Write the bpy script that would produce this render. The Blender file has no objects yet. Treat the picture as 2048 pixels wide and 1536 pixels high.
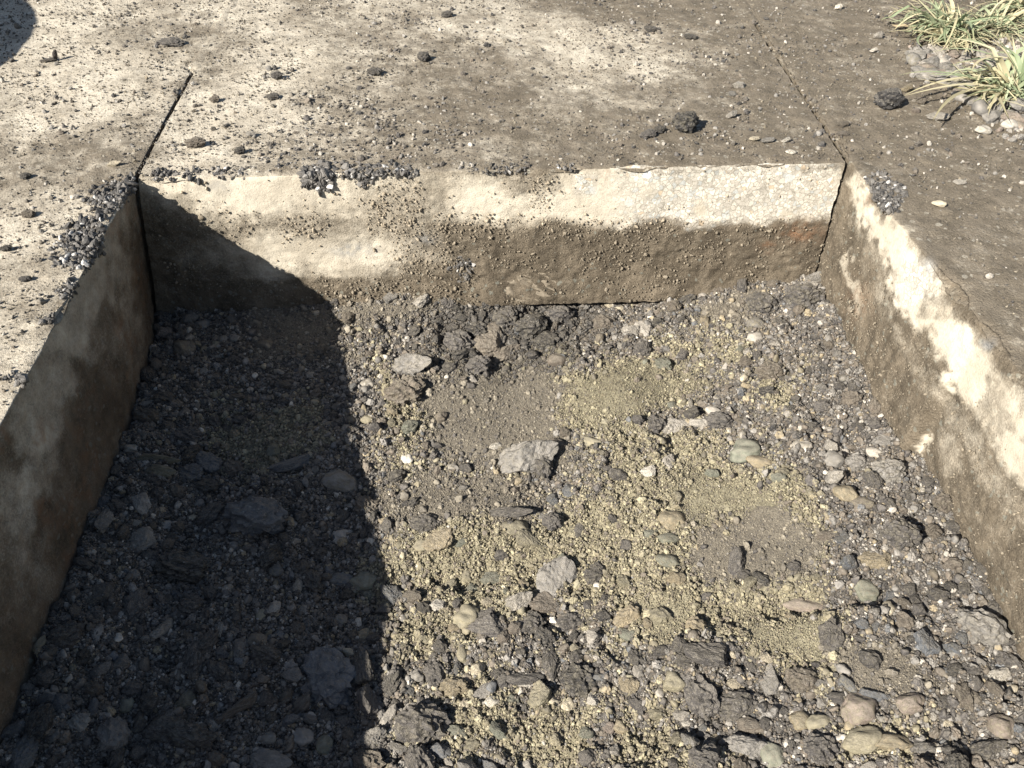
import bpy, math, random
import numpy as np
from mathutils import Matrix, Vector

# ------------------------------------------------------------------ camera, sky, sun, exposure
scn = bpy.context.scene
COL = scn.collection
F_PX = 1680.0
MROT = np.array([[0.99885986, 0.03198213, -0.03544174],
                 [-0.04771934, 0.68999583, -0.72223862],
                 [0.00135592, 0.72310643, 0.6907353]])
CAM = np.array([0.56189016, -1.2615752, 0.71214573])
cam = bpy.data.cameras.new('camera')
cam.sensor_width = 36.0
cam.lens = F_PX / 2048.0 * 36.0
cam.clip_start = 0.02
cam.clip_end = 500.0
camo = bpy.data.objects.new('camera', cam)
COL.objects.link(camo)
camo.matrix_world = Matrix([[*MROT[0], CAM[0]], [*MROT[1], CAM[1]], [*MROT[2], CAM[2]], [0, 0, 0, 1]])
scn.camera = camo

SUN_TO = np.array([1.0, 0.80, -0.92]); SUN_TO /= np.linalg.norm(SUN_TO)     # the way the light travels
elev = math.asin(-SUN_TO[2])
world = bpy.data.worlds.new('World'); scn.world = world; world.use_nodes = True
wn = world.node_tree; wn.nodes.clear()
sky = wn.nodes.new('ShaderNodeTexSky'); sky.sky_type = 'NISHITA'; sky.sun_disc = False
sky.sun_elevation = elev
sky.sun_rotation = math.atan2(-SUN_TO[0], -SUN_TO[1])
bg = wn.nodes.new('ShaderNodeBackground'); bg.inputs['Strength'].default_value = 0.05
wo = wn.nodes.new('ShaderNodeOutputWorld')
wn.links.new(sky.outputs[0], bg.inputs[0]); wn.links.new(bg.outputs[0], wo.inputs[0])

sl = bpy.data.lights.new('sun', 'SUN'); sl.energy = 5.0; sl.angle = math.radians(0.5); sl.color = (1.0, 0.955, 0.88)
so = bpy.data.objects.new('sun', sl); COL.objects.link(so)
so.rotation_euler = Vector(-SUN_TO).to_track_quat('Z', 'Y').to_euler()
scn.view_settings.view_transform = 'Standard'; scn.view_settings.look = 'None'
scn.view_settings.exposure = 1.26; scn.view_settings.gamma = 1.0
scn.view_settings.use_curve_mapping = False

# ------------------------------------------------------------------ helpers
rng = np.random.default_rng(7); random.seed(7)

def proj(p):
    v = (np.asarray(p, float) - CAM) @ MROT
    d = np.maximum(-v[..., 2], 0.05)
    return 1024 + F_PX * v[..., 0] / d, 768 - F_PX * v[..., 1] / d

def at(px, py, ax=2, val=0.0):
    v = MROT @ np.array([px - 1024.0, 768.0 - py, -F_PX])
    return CAM + v * ((val - CAM[ax]) / v[ax])

def _h(ix, iy, seed):
    n = (ix.astype(np.int64) * 374761393 + iy.astype(np.int64) * 668265263 + seed * 1442695041) & 0xffffffff
    n = ((n ^ (n >> 13)) * 1274126177) & 0xffffffff
    n = n ^ (n >> 16)
    return (n & 0xffff) / 65535.0

def vnoise(x, y, seed=0):
    x = np.asarray(x, float); y = np.asarray(y, float)
    ix = np.floor(x); iy = np.floor(y); fx = x - ix; fy = y - iy
    ux = fx * fx * (3 - 2 * fx); uy = fy * fy * (3 - 2 * fy)
    ix = ix.astype(np.int64); iy = iy.astype(np.int64)
    a = _h(ix, iy, seed); b = _h(ix + 1, iy, seed); c = _h(ix, iy + 1, seed); d = _h(ix + 1, iy + 1, seed)
    return (a + (b - a) * ux) * (1 - uy) + (c + (d - c) * ux) * uy - 0.5

def fbm(x, y, freq, octv=4, seed=0, gain=0.5):
    s = 0.0; a = 1.0
    for k in range(octv):
        s = s + a * vnoise(x * freq + 17.3 * k, y * freq - 9.1 * k, seed + k * 13)
        freq *= 2.03; a *= gain
    return s

def sstep(a, b, x):
    t = np.clip((np.asarray(x, float) - a) / (b - a), 0, 1)
    return t * t * (3 - 2 * t)

def polymask(px, py, poly, blur=12.0):
    poly = np.asarray(poly, float)
    inside = np.zeros(px.shape, bool); dmin = np.full(px.shape, 1e9)
    n = len(poly)
    for i in range(n):
        x1, y1 = poly[i]; x2, y2 = poly[(i + 1) % n]
        if y1 != y2:
            cond = ((y1 > py) != (y2 > py)) & (px < (x2 - x1) * (py - y1) / (y2 - y1) + x1)
            inside ^= cond
        dx, dy = x2 - x1, y2 - y1; L = dx * dx + dy * dy + 1e-9
        t = np.clip(((px - x1) * dx + (py - y1) * dy) / L, 0, 1)
        d = np.hypot(px - x1 - t * dx, py - y1 - t * dy)
        dmin = np.minimum(dmin, d)
    sd = np.where(inside, dmin, -dmin)
    return sstep(-blur, blur, sd)

def gridmask(px, py, xs, ys, tab):
    xs = np.asarray(xs, float); ys = np.asarray(ys, float); tab = np.asarray(tab, float)
    fx = np.interp(px, xs, np.arange(len(xs))); fy = np.interp(py, ys, np.arange(len(ys)))
    ix = np.clip(fx.astype(int), 0, len(xs) - 2); iy = np.clip(fy.astype(int), 0, len(ys) - 2)
    u = fx - ix; v = fy - iy; u = u * u * (3 - 2 * u); v = v * v * (3 - 2 * v)
    return (tab[iy, ix] * (1 - u) + tab[iy, ix + 1] * u) * (1 - v) + (tab[iy + 1, ix] * (1 - u) + tab[iy + 1, ix + 1] * u) * v

def mesh_obj(name, verts, faces, mat=None, parent=None, attrs=None, smooth=True, link=True):
    me = bpy.data.meshes.new(name)
    verts = np.asarray(verts, np.float32); faces = np.asarray(faces, np.int32)
    nv = len(verts); nf, k = faces.shape
    me.vertices.add(nv); me.vertices.foreach_set('co', verts.ravel())
    me.loops.add(nf * k); me.loops.foreach_set('vertex_index', faces.ravel())
    me.polygons.add(nf); me.polygons.foreach_set('loop_start', np.arange(0, nf * k, k, dtype=np.int32))
    me.polygons.foreach_set('use_smooth', np.full(nf, smooth))
    me.update(calc_edges=True)
    for an, av in (attrs or {}).items():
        a = me.attributes.new(an, 'FLOAT', 'POINT'); a.data.foreach_set('value', np.asarray(av, np.float32).ravel())
    if mat: me.materials.append(mat)
    o = bpy.data.objects.new(name, me)
    if link: COL.objects.link(o)
    if parent: o.parent = parent
    return o

def grid_faces(nu, nv):
    i = np.arange(nu - 1)[:, None] * nv + np.arange(nv - 1)[None, :]
    i = i.ravel()
    return np.stack([i, i + nv, i + nv + 1, i + 1], 1)

def tag(o, label=None, cat=None, group=None, kind=None):
    if label: o['label'] = label
    if cat: o['category'] = cat
    if group: o['group'] = group
    if kind: o['kind'] = kind
    return o

def axis(*segs):
    out = []
    for a, b, st in segs:
        n = max(1, int(round(abs(b - a) / st)))
        out.append(np.linspace(a, b, n, endpoint=False))
    return np.concatenate(out + [[segs[-1][1]]])

# ------------------------------------------------------------------ material building blocks
class NT:
    def __init__(s, name):
        s.m = bpy.data.materials.new(name); s.m.use_nodes = True
        s.t = s.m.node_tree; s.t.nodes.clear()
        s.out = s.t.nodes.new('ShaderNodeOutputMaterial')
        s.b = s.t.nodes.new('ShaderNodeBsdfPrincipled')
        s.t.links.new(s.b.outputs[0], s.out.inputs[0])
        s.co = s.t.nodes.new('ShaderNodeTexCoord').outputs['Object']
        s.b.inputs['Roughness'].default_value = 0.9
        s.b.inputs['Specular IOR Level'].default_value = 0.25
    def put(s, sock, v):
        if isinstance(v, bpy.types.NodeSocket): s.t.links.new(v, sock)
        elif isinstance(v, (tuple, list)):
            sock.default_value = (*v, 1.0) if len(v) == 3 and len(sock.default_value) == 4 else v
        else: sock.default_value = v
    def attr(s, name, typ='GEOMETRY', out='Fac'):
        n = s.t.nodes.new('ShaderNodeAttribute'); n.attribute_name = name; n.attribute_type = typ
        return n.outputs[out]
    def noise(s, scale, detail=3.0, rough=0.6, vec=None, dist=0.0):
        n = s.t.nodes.new('ShaderNodeTexNoise'); n.inputs['Scale'].default_value = scale
        n.inputs['Detail'].default_value = detail; n.inputs['Roughness'].default_value = rough
        n.inputs['Distortion'].default_value = dist
        s.t.links.new(vec or s.co, n.inputs['Vector']); return n.outputs['Fac']
    def vor(s, scale, feature='F1', vec=None, out='Distance', rnd=1.0):
        n = s.t.nodes.new('ShaderNodeTexVoronoi'); n.feature = feature; n.inputs['Scale'].default_value = scale
        n.inputs['Randomness'].default_value = rnd
        s.t.links.new(vec or s.co, n.inputs['Vector']); return n.outputs[out]
    def math(s, op, a, b=0.0, c=None, clamp=False):
        n = s.t.nodes.new('ShaderNodeMath'); n.operation = op; n.use_clamp = clamp
        s.put(n.inputs[0], a); s.put(n.inputs[1], b)
        if c is not None: s.put(n.inputs[2], c)
        return n.outputs[0]
    def ramp(s, v, a, b, lo=0.0, hi=1.0, smooth=True):
        n = s.t.nodes.new('ShaderNodeMapRange'); n.interpolation_type = 'SMOOTHSTEP' if smooth else 'LINEAR'
        s.put(n.inputs[0], v); n.inputs[1].default_value = a; n.inputs[2].default_value = b
        n.inputs[3].default_value = lo; n.inputs[4].default_value = hi
        return n.outputs[0]
    def mix(s, f, a, b, mode='MIX'):
        n = s.t.nodes.new('ShaderNodeMix'); n.data_type = 'RGBA'; n.blend_type = mode
        s.put(n.inputs[0], f); s.put(n.inputs[6], a); s.put(n.inputs[7], b)
        return n.outputs[2]
    def vscale(s, vec):
        n = s.t.nodes.new('ShaderNodeMapping'); s.t.links.new(s.co, n.inputs[0]); n.inputs['Scale'].default_value = vec
        return n.outputs[0]
    def warp(s, scale, amt):
        n = s.t.nodes.new('ShaderNodeTexNoise'); n.inputs['Scale'].default_value = scale; n.inputs['Detail'].default_value = 2
        s.t.links.new(s.co, n.inputs['Vector'])
        v = s.t.nodes.new('ShaderNodeVectorMath'); v.operation = 'MULTIPLY_ADD'
        s.t.links.new(n.outputs['Color'], v.inputs[0]); v.inputs[1].default_value = (amt,) * 3
        s.t.links.new(s.co, v.inputs[2]); return v.outputs[0]
    def bump(s, h, dist=0.001, strength=1.0, normal=None):
        n = s.t.nodes.new('ShaderNodeBump'); n.inputs['Distance'].default_value = dist
        n.inputs['Strength'].default_value = strength
        s.t.links.new(h, n.inputs['Height'])
        if normal: s.t.links.new(normal, n.inputs['Normal'])
        return n.outputs[0]
    def end(s, col, nrm=None, rough=None):
        s.put(s.b.inputs['Base Color'], col)
        if nrm: s.t.links.new(nrm, s.b.inputs['Normal'])
        if rough is not None: s.put(s.b.inputs['Roughness'], rough)
        return s.m

PALE1, PALE2 = (0.385, 0.337, 0.262), (0.54, 0.485, 0.388)
DIRT1, DIRT2 = (0.094, 0.077, 0.055), (0.168, 0.139, 0.102)

def concrete_material(name, wall):
    n = NT(name)
    pale = n.attr('pale'); agg = n.attr('aggregate'); rust_and_warm_light = n.attr('rust_and_warm_light'); grey = n.attr('grey')
    big = n.noise(9, 4, .6); mid = n.noise(55, 4, .65); fine = n.noise(330, 3, .7); micro = n.noise(900, 2, .6)
    palec = n.mix(n.ramp(big, .3, .7), PALE1, PALE2)
    palec = n.mix(n.math('MULTIPLY', n.ramp(mid, .5, .72), .45), palec, (.37, .315, .235))
    dirt = n.mix(n.ramp(n.noise(24, 4, .65), .3, .7), DIRT1, DIRT2)
    dirt = n.mix(n.math('MULTIPLY', n.ramp(fine, .48, .75), .55), dirt, (.26, .22, .165))
    if wall: dirt = n.mix(1.0, dirt, n.mix(n.ramp(n.noise(26, 4, .6, n.vscale((1, 1, .22))), .35, .65), (.62, .60, .57), (.95, .93, .90)), 'MULTIPLY')
    # exposed cut stone: irregular cells, dark mortar lines
    wv = n.warp(60, .012)
    cells = n.vor(135 if wall else 150, 'F1', wv, 'Color'); edge = n.vor(135 if wall else 150, 'DISTANCE_TO_EDGE', wv)
    sep = n.t.nodes.new('ShaderNodeSeparateColor'); n.t.links.new(cells, sep.inputs[0])
    stone = n.mix(sep.outputs[0], (.38, .345, .29), (.62, .57, .48))
    stone = n.mix(n.ramp(sep.outputs[1], .90, .92), stone, (.40, .40, .37))
    stone = n.mix(n.ramp(sep.outputs[2], .95, .97), stone, (.48, .38, .27))
    stone = n.mix(n.math('MULTIPLY', n.ramp(edge, .0, .12, 1, 0), .95), stone, (.27, .245, .20))
    big_st = n.vor(36, 'F1', wv); big_c = n.vor(36, 'F1', wv, 'Color')
    sp2 = n.t.nodes.new('ShaderNodeSeparateColor'); n.t.links.new(big_c, sp2.inputs[0])
    bigm = n.math('MULTIPLY', n.ramp(big_st, .27, .31, 1, 0), n.ramp(sp2.outputs[0], .74, .76))
    bstc = n.mix(sp2.outputs[1], (.44, .45, .43), (.62, .56, .45))
    stone = n.mix(bigm, stone, bstc)
    palec = n.mix(n.math('MULTIPLY', agg, n.ramp(n.noise(14, 3), .30, .44), clamp=True), palec, stone)
    # what shows through thin dirt
    fleck = n.math('MULTIPLY', n.ramp(n.vor(85, 'F1', wv), .25, .33, 1, 0), n.ramp(n.vor(85, 'F1', wv, 'Color'), .62, .7))
    dirt = n.mix(n.math('MULTIPLY', fleck, .65), dirt, (.34, .31, .25) if not wall else (.17, .17, .14))
    f = n.math('ADD', pale, n.math('MULTIPLY', n.math('SUBTRACT', n.noise(38, 5, .7), .5), .9 if not wall else .75))
    f = n.math('ADD', f, n.math('MULTIPLY', n.math('SUBTRACT', fine, .5), .55))
    f = n.ramp(f, .15 if not wall else .05, .95)
    col = n.mix(f, dirt, palec)
    speck = n.ramp(n.noise(170, 4, .75), .50, .62)
    col = n.mix(n.math('MULTIPLY', speck, .55 if not wall else .18), col, (.16, .133, .095))
    # dark crumbs too small to be pieces
    crumb = n.ramp(n.noise(240, 2, .5, n.vscale((1, .8, 1))), .655, .70)
    crumb = n.math('MULTIPLY', crumb, n.math('SUBTRACT', 1.0, n.attr('clean')))
    col = n.mix(n.math('MULTIPLY', crumb, .75 if not wall else .12), col, (.07, .062, .05))
    lite = n.ramp(micro, .66, .72)
    col = n.mix(n.math('MULTIPLY', lite, .35), col, (.40, .36, .28))
    col = n.mix(n.math('MULTIPLY', n.math('MULTIPLY', rust_and_warm_light, n.ramp(mid, .35, .65)), .6), col, (.22, .115, .06))
    col = n.mix(n.math('MULTIPLY', n.math('MULTIPLY', grey, n.ramp(mid, .35, .6)), .7), col, (.20, .205, .205))
    h = n.math('ADD', n.math('MULTIPLY', mid, 1.2), n.math('MULTIPLY', fine, .9))
    h = n.math('ADD', h, n.math('MULTIPLY', micro, .35))
    h = n.math('ADD', h, n.math('MULTIPLY', crumb, .5))
    rough_amt = n.math('SUBTRACT', 1.15, n.math('MULTIPLY', f, .65 if wall else .35))
    nb = n.t.nodes.new('ShaderNodeBump'); nb.inputs['Distance'].default_value = .0024
    n.t.links.new(h, nb.inputs['Height']); n.t.links.new(rough_amt, nb.inputs['Strength'])
    return n.end(col, nb.outputs[0], .92)

M_TOP = concrete_material('dusty_concrete', False)
M_WALL = concrete_material('cut_concrete_face', True)

def bed_material():
    n = NT('pit_bed_soil')
    sand = n.attr('sand'); soil = n.attr('soil')
    a = n.noise(70, 4, .65); b = n.noise(420, 3, .7); c = n.noise(1100, 2, .6)
    dark = n.mix(n.ramp(a, .3, .7), (.052, .046, .038), (.115, .102, .083))
    dark = n.mix(n.ramp(b, .55, .75), dark, (.20, .185, .16))
    olive = n.mix(n.ramp(a, .3, .7), (.175, .155, .103), (.275, .245, .168))
    olive = n.mix(n.math('MULTIPLY', n.ramp(b, .5, .72), .6), olive, (.36, .325, .225))
    so_ = n.mix(n.ramp(a, .3, .7), (.115, .10, .078), (.18, .157, .12))
    so_ = n.mix(n.math('MULTIPLY', n.ramp(c, .6, .7), .7), so_, (.32, .285, .23))
    col = n.mix(n.ramp(n.math('ADD', sand, n.math('MULTIPLY', n.math('SUBTRACT', a, .5), .9)), .35, .65), dark, olive)
    col = n.mix(n.ramp(n.math('ADD', soil, n.math('MULTIPLY', n.math('SUBTRACT', a, .5), .7)), .35, .65), col, so_)
    h = n.math('ADD', n.math('MULTIPLY', a, 1.0), n.math('ADD', b, n.math('MULTIPLY', c, .4)))
    return n.end(col, n.bump(h, .003), .95)
M_BED = bed_material()

def soil_material():
    n = NT('verge_soil_grit')
    a = n.noise(40, 4, .65); b = n.noise(300, 3, .7)
    col = n.mix(n.ramp(a, .3, .7), (.085, .07, .05), (.16, .135, .10))
    col = n.mix(n.math('MULTIPLY', n.ramp(b, .55, .72), .7), col, (.27, .25, .22))
    return n.end(col, n.bump(n.math('ADD', a, b), .003), .95)
M_SOIL = soil_material()

def rock_material(name, instanced, rough=True):
    n = NT(name)
    if instanced:
        base = n.attr('col', 'INSTANCER', 'Color')
    else:
        oi = n.t.nodes.new('ShaderNodeObjectInfo'); base = oi.outputs['Color']
    a = n.noise(1.6, 3, .6); b = n.noise(7, 4, .7); c = n.noise(22, 2, .6)
    col = n.mix(n.ramp(a, .25, .75), n.mix(1.0, base, (.68, .68, .68), 'MULTIPLY'), n.mix(1.0, base, (1.25, 1.22, 1.18), 'MULTIPLY'))
    if rough:
        v = n.vor(5.5, 'F1', n.warp(2, .3), 'Color'); vd = n.vor(5.5, 'F1', n.warp(2, .3))
        sp = n.t.nodes.new('ShaderNodeSeparateColor'); n.t.links.new(v, sp.inputs[0])
        chip = n.math('MULTIPLY', n.ramp(vd, .22, .30, 1, 0), n.ramp(sp.outputs[0], .72, .76))
        col = n.mix(n.math('MULTIPLY', chip, .55), col, n.mix(sp.outputs[1], (.20, .19, .18), (.36, .33, .28)))
        col = n.mix(n.math('MULTIPLY', n.ramp(b, .58, .72), .5), col, n.mix(1.0, base, (.4, .4, .42), 'MULTIPLY'))
        painted_sparkle = n.ramp(c, .66, .70)  # sparkle of broken faces put into the colour as pale specks
        col = n.mix(n.math('MULTIPLY', painted_sparkle, .55), col, (.50, .48, .46))
    else:
        col = n.mix(n.math('MULTIPLY', n.ramp(b, .5, .7), .35), col, n.mix(1.0, base, (.55, .53, .5), 'MULTIPLY'))
    # settled dust on faces that look up
    g = n.t.nodes.new('ShaderNodeNewGeometry'); sx = n.t.nodes.new('ShaderNodeSeparateXYZ')
    n.t.links.new(g.outputs['Normal'], sx.inputs[0])
    dust = n.math('MULTIPLY', n.ramp(sx.outputs[2], .35, .95), n.ramp(b, .32, .62))
    col = n.mix(n.math('MULTIPLY', dust, .50), col, (.24, .211, .165))
    if not instanced:                     # sand and mud caked on the stone in patches
        cake = n.math('MULTIPLY', n.ramp(n.noise(2.6, 5, .75), .47, .56), n.ramp(oi.outputs['Random'], .15, .75))
        col = n.mix(n.math('MULTIPLY', cake, .32 if rough else .70), col, n.mix(n.ramp(n.noise(30, 2), .35, .65), (.11, .095, .068), (.24, .212, .145)))
        b = n.math('ADD', b, n.math('MULTIPLY', cake, .35))
    h = n.math('ADD', n.math('MULTIPLY', b, 1.0), n.math('MULTIPLY', c, .4))
    if rough: nb = n.bump(h, .0007 if instanced else .0026, 1.0)
    else: nb = n.bump(h, .0004 if instanced else .0011, .9)
    n.b.inputs['Specular IOR Level'].default_value = .35 if rough else .3
    return n.end(col, nb, .72 if rough else .8)

M_ROCK = rock_material('broken_asphalt', False, True)
M_PEB = rock_material('river_pebble', False, False)
M_GRIT = rock_material('gravel_grit', True, True)
M_GRIT2 = rock_material('clod_grit', True, False)

# ------------------------------------------------------------------ rock shapes
def icosphere(sub):
    t = (1 + 5 ** .5) / 2
    v = [(-1, t, 0), (1, t, 0), (-1, -t, 0), (1, -t, 0), (0, -1, t), (0, 1, t), (0, -1, -t), (0, 1, -t), (t, 0, -1), (t, 0, 1), (-t, 0, -1), (-t, 0, 1)]
    f = [(0, 11, 5), (0, 5, 1), (0, 1, 7), (0, 7, 10), (0, 10, 11), (1, 5, 9), (5, 11, 4), (11, 10, 2), (10, 7, 6), (7, 1, 8), (3, 9, 4), (3, 4, 2), (3, 2, 6), (3, 6, 8), (3, 8, 9), (4, 9, 5), (2, 4, 11), (6, 2, 10), (8, 6, 7), (9, 8, 1)]
    v = [np.array(p, float) / np.linalg.norm(p) for p in v]
    for _ in range(sub):
        cache = {}; nf = []
        def mid(a, b):
            k = (min(a, b), max(a, b))
            if k not in cache:
                m = v[a] + v[b]; v.append(m / np.linalg.norm(m)); cache[k] = len(v) - 1
            return cache[k]
        for a, b, c in f:
            ab, bc, ca = mid(a, b), mid(b, c), mid(c, a)
            nf += [(a, ab, ca), (b, bc, ab), (c, ca, bc), (ab, bc, ca)]
        f = nf
    return np.array(v), np.array(f)
ICO = {k: icosphere(k) for k in (1, 2, 3)}

def sphere_noise(v, freq, seed):
    p = v * freq
    return (vnoise(p[:, 0] + 31 + 1.7 * p[:, 2], p[:, 1] + 5 - 1.3 * p[:, 2], seed) + vnoise(p[:, 1] + 11 + 1.9 * p[:, 0], p[:, 2] + 77 - .7 * p[:, 0], seed + 1)
            + vnoise(p[:, 2] - 3, p[:, 0] + 2 * p[:, 1], seed + 2)) / 1.5

def rock_mesh(name, seed, sub, kind):
    r = np.random.default_rng(seed)
    v, f = ICO[sub]
    if kind == 'angular':
        nrm = r.normal(size=(15, 3)); nrm /= np.linalg.norm(nrm, axis=1)[:, None]
        d = r.uniform(.58, .98, 15)
        dots = np.maximum(v @ nrm.T, 1e-3)
        rad = np.minimum((d / dots).min(1), 1.25)
        rad = rad * (1 + .10 * sphere_noise(v, 2.2, seed) + .14 * sphere_noise(v, 5.5, seed + 9) + (.13 * sphere_noise(v, 12, seed + 19) if sub > 2 else 0))
    elif kind == 'lumpy':
        rad = 1 + .36 * sphere_noise(v, 1.6, seed) + .30 * sphere_noise(v, 3.8, seed + 5) + (.20 * sphere_noise(v, 9, seed + 8) if sub > 1 else 0)
    else:
        nrm = r.normal(size=(9, 3)); nrm /= np.linalg.norm(nrm, axis=1)[:, None]
        cut = np.minimum((r.uniform(.78, .98, 9) / np.maximum(v @ nrm.T, 1e-3)).min(1), 1.1)
        rad = cut + .26 * sphere_noise(v, 1.0, seed) + .09 * sphere_noise(v, 2.6, seed + 3) + .03 * sphere_noise(v, 7, seed + 6)
    p = v * rad[:, None] * r.uniform([.9, .78, .72], [1.15, .98, .98])
    return mesh_obj(name, p, f, None, None, None, smooth=(kind == 'round'), link=False)

ANG3 = [rock_mesh('stone', 100 + i, 3, 'angular').data for i in range(12)]
ANG2 = [rock_mesh('stone', 200 + i, 2, 'angular').data for i in range(12)]
LMP3 = [rock_mesh('asphalt_lump', 300 + i, 3, 'lumpy').data for i in range(10)]
LMP2 = [rock_mesh('asphalt_lump', 400 + i, 2, 'lumpy').data for i in range(8)]
RND3 = [rock_mesh('pebble', 500 + i, 3, 'round').data for i in range(8)]
RND2 = [rock_mesh('pebble', 600 + i, 2, 'round').data for i in range(8)]
for s in (ANG3, ANG2, LMP3, LMP2):
    for m in s: m.materials.append(M_ROCK)
for s in (RND3, RND2):
    for m in s: m.materials.append(M_PEB)

def src_collection(name, kinds, mat):
    c = bpy.data.collections.new(name)
    for i, (k, sub) in enumerate(kinds):
        o = rock_mesh('grit_shape', 900 + i * 7 + len(name) * 31, sub, k)
        for p in o.data.polygons: p.use_smooth = (k == 'round')
        o.data.materials.append(mat); c.objects.link(o)
    return c
C_GRIT = src_collection('grit_shapes', [('angular', 2)] * 5 + [('lumpy', 2)] * 5 + [('round', 2)] * 3, M_GRIT)
C_FINE = src_collection('fine_shapes', [('lumpy', 1)] * 5 + [('angular', 1)] * 4, M_GRIT2)

def scatter(name, coll, pos, rad, col, label, cat=None, parent=None, squash=None):
    n = len(pos)
    me = bpy.data.meshes.new(name); me.vertices.add(n)
    me.vertices.foreach_set('co', np.asarray(pos, np.float32).ravel())
    a = me.attributes.new('rot', 'FLOAT_VECTOR', 'POINT'); a.data.foreach_set('vector', rng.uniform(0, 6.283, (n, 3)).astype(np.float32).ravel())
    sc = np.asarray(rad)[:, None] * rng.uniform(.7, 1.3, (n, 3))
    a = me.attributes.new('scl', 'FLOAT_VECTOR', 'POINT'); a.data.foreach_set('vector', sc.astype(np.float32).ravel())
    a = me.attributes.new('idx', 'INT', 'POINT'); a.data.foreach_set('value', rng.integers(0, 64, n).astype(np.int32))
    a = me.attributes.new('col', 'FLOAT_COLOR', 'POINT')
    a.data.foreach_set('color', np.concatenate([col, np.ones((n, 1))], 1).astype(np.float32).ravel())
    o = bpy.data.objects.new(name, me); COL.objects.link(o)
    if parent: o.parent = parent
    ng = bpy.data.node_groups.new(name, 'GeometryNodeTree')
    ng.interface.new_socket('Geometry', in_out='INPUT', socket_type='NodeSocketGeometry')
    ng.interface.new_socket('Geometry', in_out='OUTPUT', socket_type='NodeSocketGeometry')
    N = ng.nodes.new; L = ng.links.new
    gi = N('NodeGroupInput'); go = N('NodeGroupOutput')
    ci = N('GeometryNodeCollectionInfo'); ci.inputs['Collection'].default_value = coll
    ci.inputs['Separate Children'].default_value = True; ci.inputs['Reset Children'].default_value = True
    ip = N('GeometryNodeInstanceOnPoints'); ip.inputs['Pick Instance'].default_value = True
    def na(nm, ty):
        x = N('GeometryNodeInputNamedAttribute'); x.data_type = ty; x.inputs['Name'].default_value = nm
        return x.outputs['Attribute']
    L(gi.outputs[0], ip.inputs['Points']); L(ci.outputs[0], ip.inputs['Instance'])
    L(na('idx', 'INT'), ip.inputs['Instance Index']); L(na('rot', 'FLOAT_VECTOR'), ip.inputs['Rotation'])
    L(na('scl', 'FLOAT_VECTOR'), ip.inputs['Scale']); L(ip.outputs[0], go.inputs[0])
    md = o.modifiers.new('scatter', 'NODES'); md.node_group = ng
    tag(o, label, cat, kind='stuff')
    return o

# ------------------------------------------------------------------ the lie of the place
W = 1.2
def lean_left(y):                         # the left saw cut undercuts towards the back corner
    return -0.042 * np.exp(np.minimum(y, 0) / .16) * (y < .02)
def wall_left_x(y, z):
    return lean_left(y) * np.clip(-z / .26, 0, 1.3)
def wall_right_x(y, z):
    top = .032 * sstep(.0, .55, -y)
    return W + top * np.clip(1 + z / .20, 0, 1) + .028 * sstep(.425, .445, -y) * np.clip((-z - .02) / .24, 0, 1.2)

def bed_z0(x, y):
    xs = [-.1, .0, .15, .38, .6, .85, 1.1, 1.25, 1.4]
    ys = [-1.4, -1.0, -.8, -.6, -.42, -.27, -.1, .0, .1]
    T = [[-.30, -.29, -.33, -.385, -.365, -.32, -.29, -.28, -.28],
         [-.30, -.28, -.33, -.385, -.365, -.32, -.275, -.262, -.26],
         [-.28, -.26, -.325, -.388, -.362, -.315, -.268, -.256, -.25],
         [-.27, -.25, -.32, -.384, -.358, -.305, -.262, -.250, -.25],
         [-.275, -.265, -.318, -.366, -.346, -.300, -.262, -.248, -.25],
         [-.275, -.265, -.305, -.332, -.325, -.295, -.262, -.246, -.24],
         [-.275, -.268, -.285, -.298, -.300, -.288, -.262, -.232, -.23],
         [-.272, -.265, -.272, -.276, -.282, -.290, -.258, -.225, -.22],
         [-.275, -.275, -.275, -.280, -.290, -.295, -.262, -.240, -.24]]
    return gridmask(x, y, xs, ys, T)

def P2(pts, z=-.30):
    return pts
SAND = [[(1100, 790), (1200, 735), (1330, 720), (1410, 760), (1330, 820), (1250, 850), (1180, 850), (1110, 830)],
        [(1340, 660), (1400, 650), (1440, 700), (1360, 700)],
        [(1180, 860), (1300, 865), (1480, 900), (1560, 950), (1640, 1060), (1610, 1200), (1670, 1290), (1640, 1345), (1450, 1300), (1300, 1290), (1150, 1240), (1000, 1260), (900, 1300), (770, 1290), (775, 1150), (830, 1045), (1050, 1035), (1190, 960)],
        [(735, 700), (790, 760), (830, 860), (790, 960), (770, 900)],
        [(900, 1400), (1130, 1430), (1100, 1500), (900, 1500)], [(1250, 1430), (1450, 1500), (1400, 1560), (1250, 1560)],
        [(450, 820), (600, 830), (620, 900), (480, 900)], [(1680, 1440), (1800, 1440), (1830, 1510), (1690, 1520)],
        [(1500, 730), (1600, 740), (1560, 800), (1500, 790)]]
SOIL = [[(780, 975), (960, 950), (1090, 955), (1050, 1022), (900, 1040), (770, 1030)],
        [(1390, 1050), (1500, 1020), (1630, 1080), (1620, 1150), (1480, 1160), (1370, 1120)],
        [(850, 745), (1150, 760), (1140, 810), (1100, 930), (860, 930)],
        [(690, 585), (850, 605), (780, 650), (700, 640)],
        [(1650, 1290), (1800, 1290), (1900, 1390), (1700, 1370)], [(1430, 590), (1520, 590), (1500, 660), (1400, 640)],
        [(480, 590), (680, 610), (700, 720), (520, 720)]]

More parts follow.
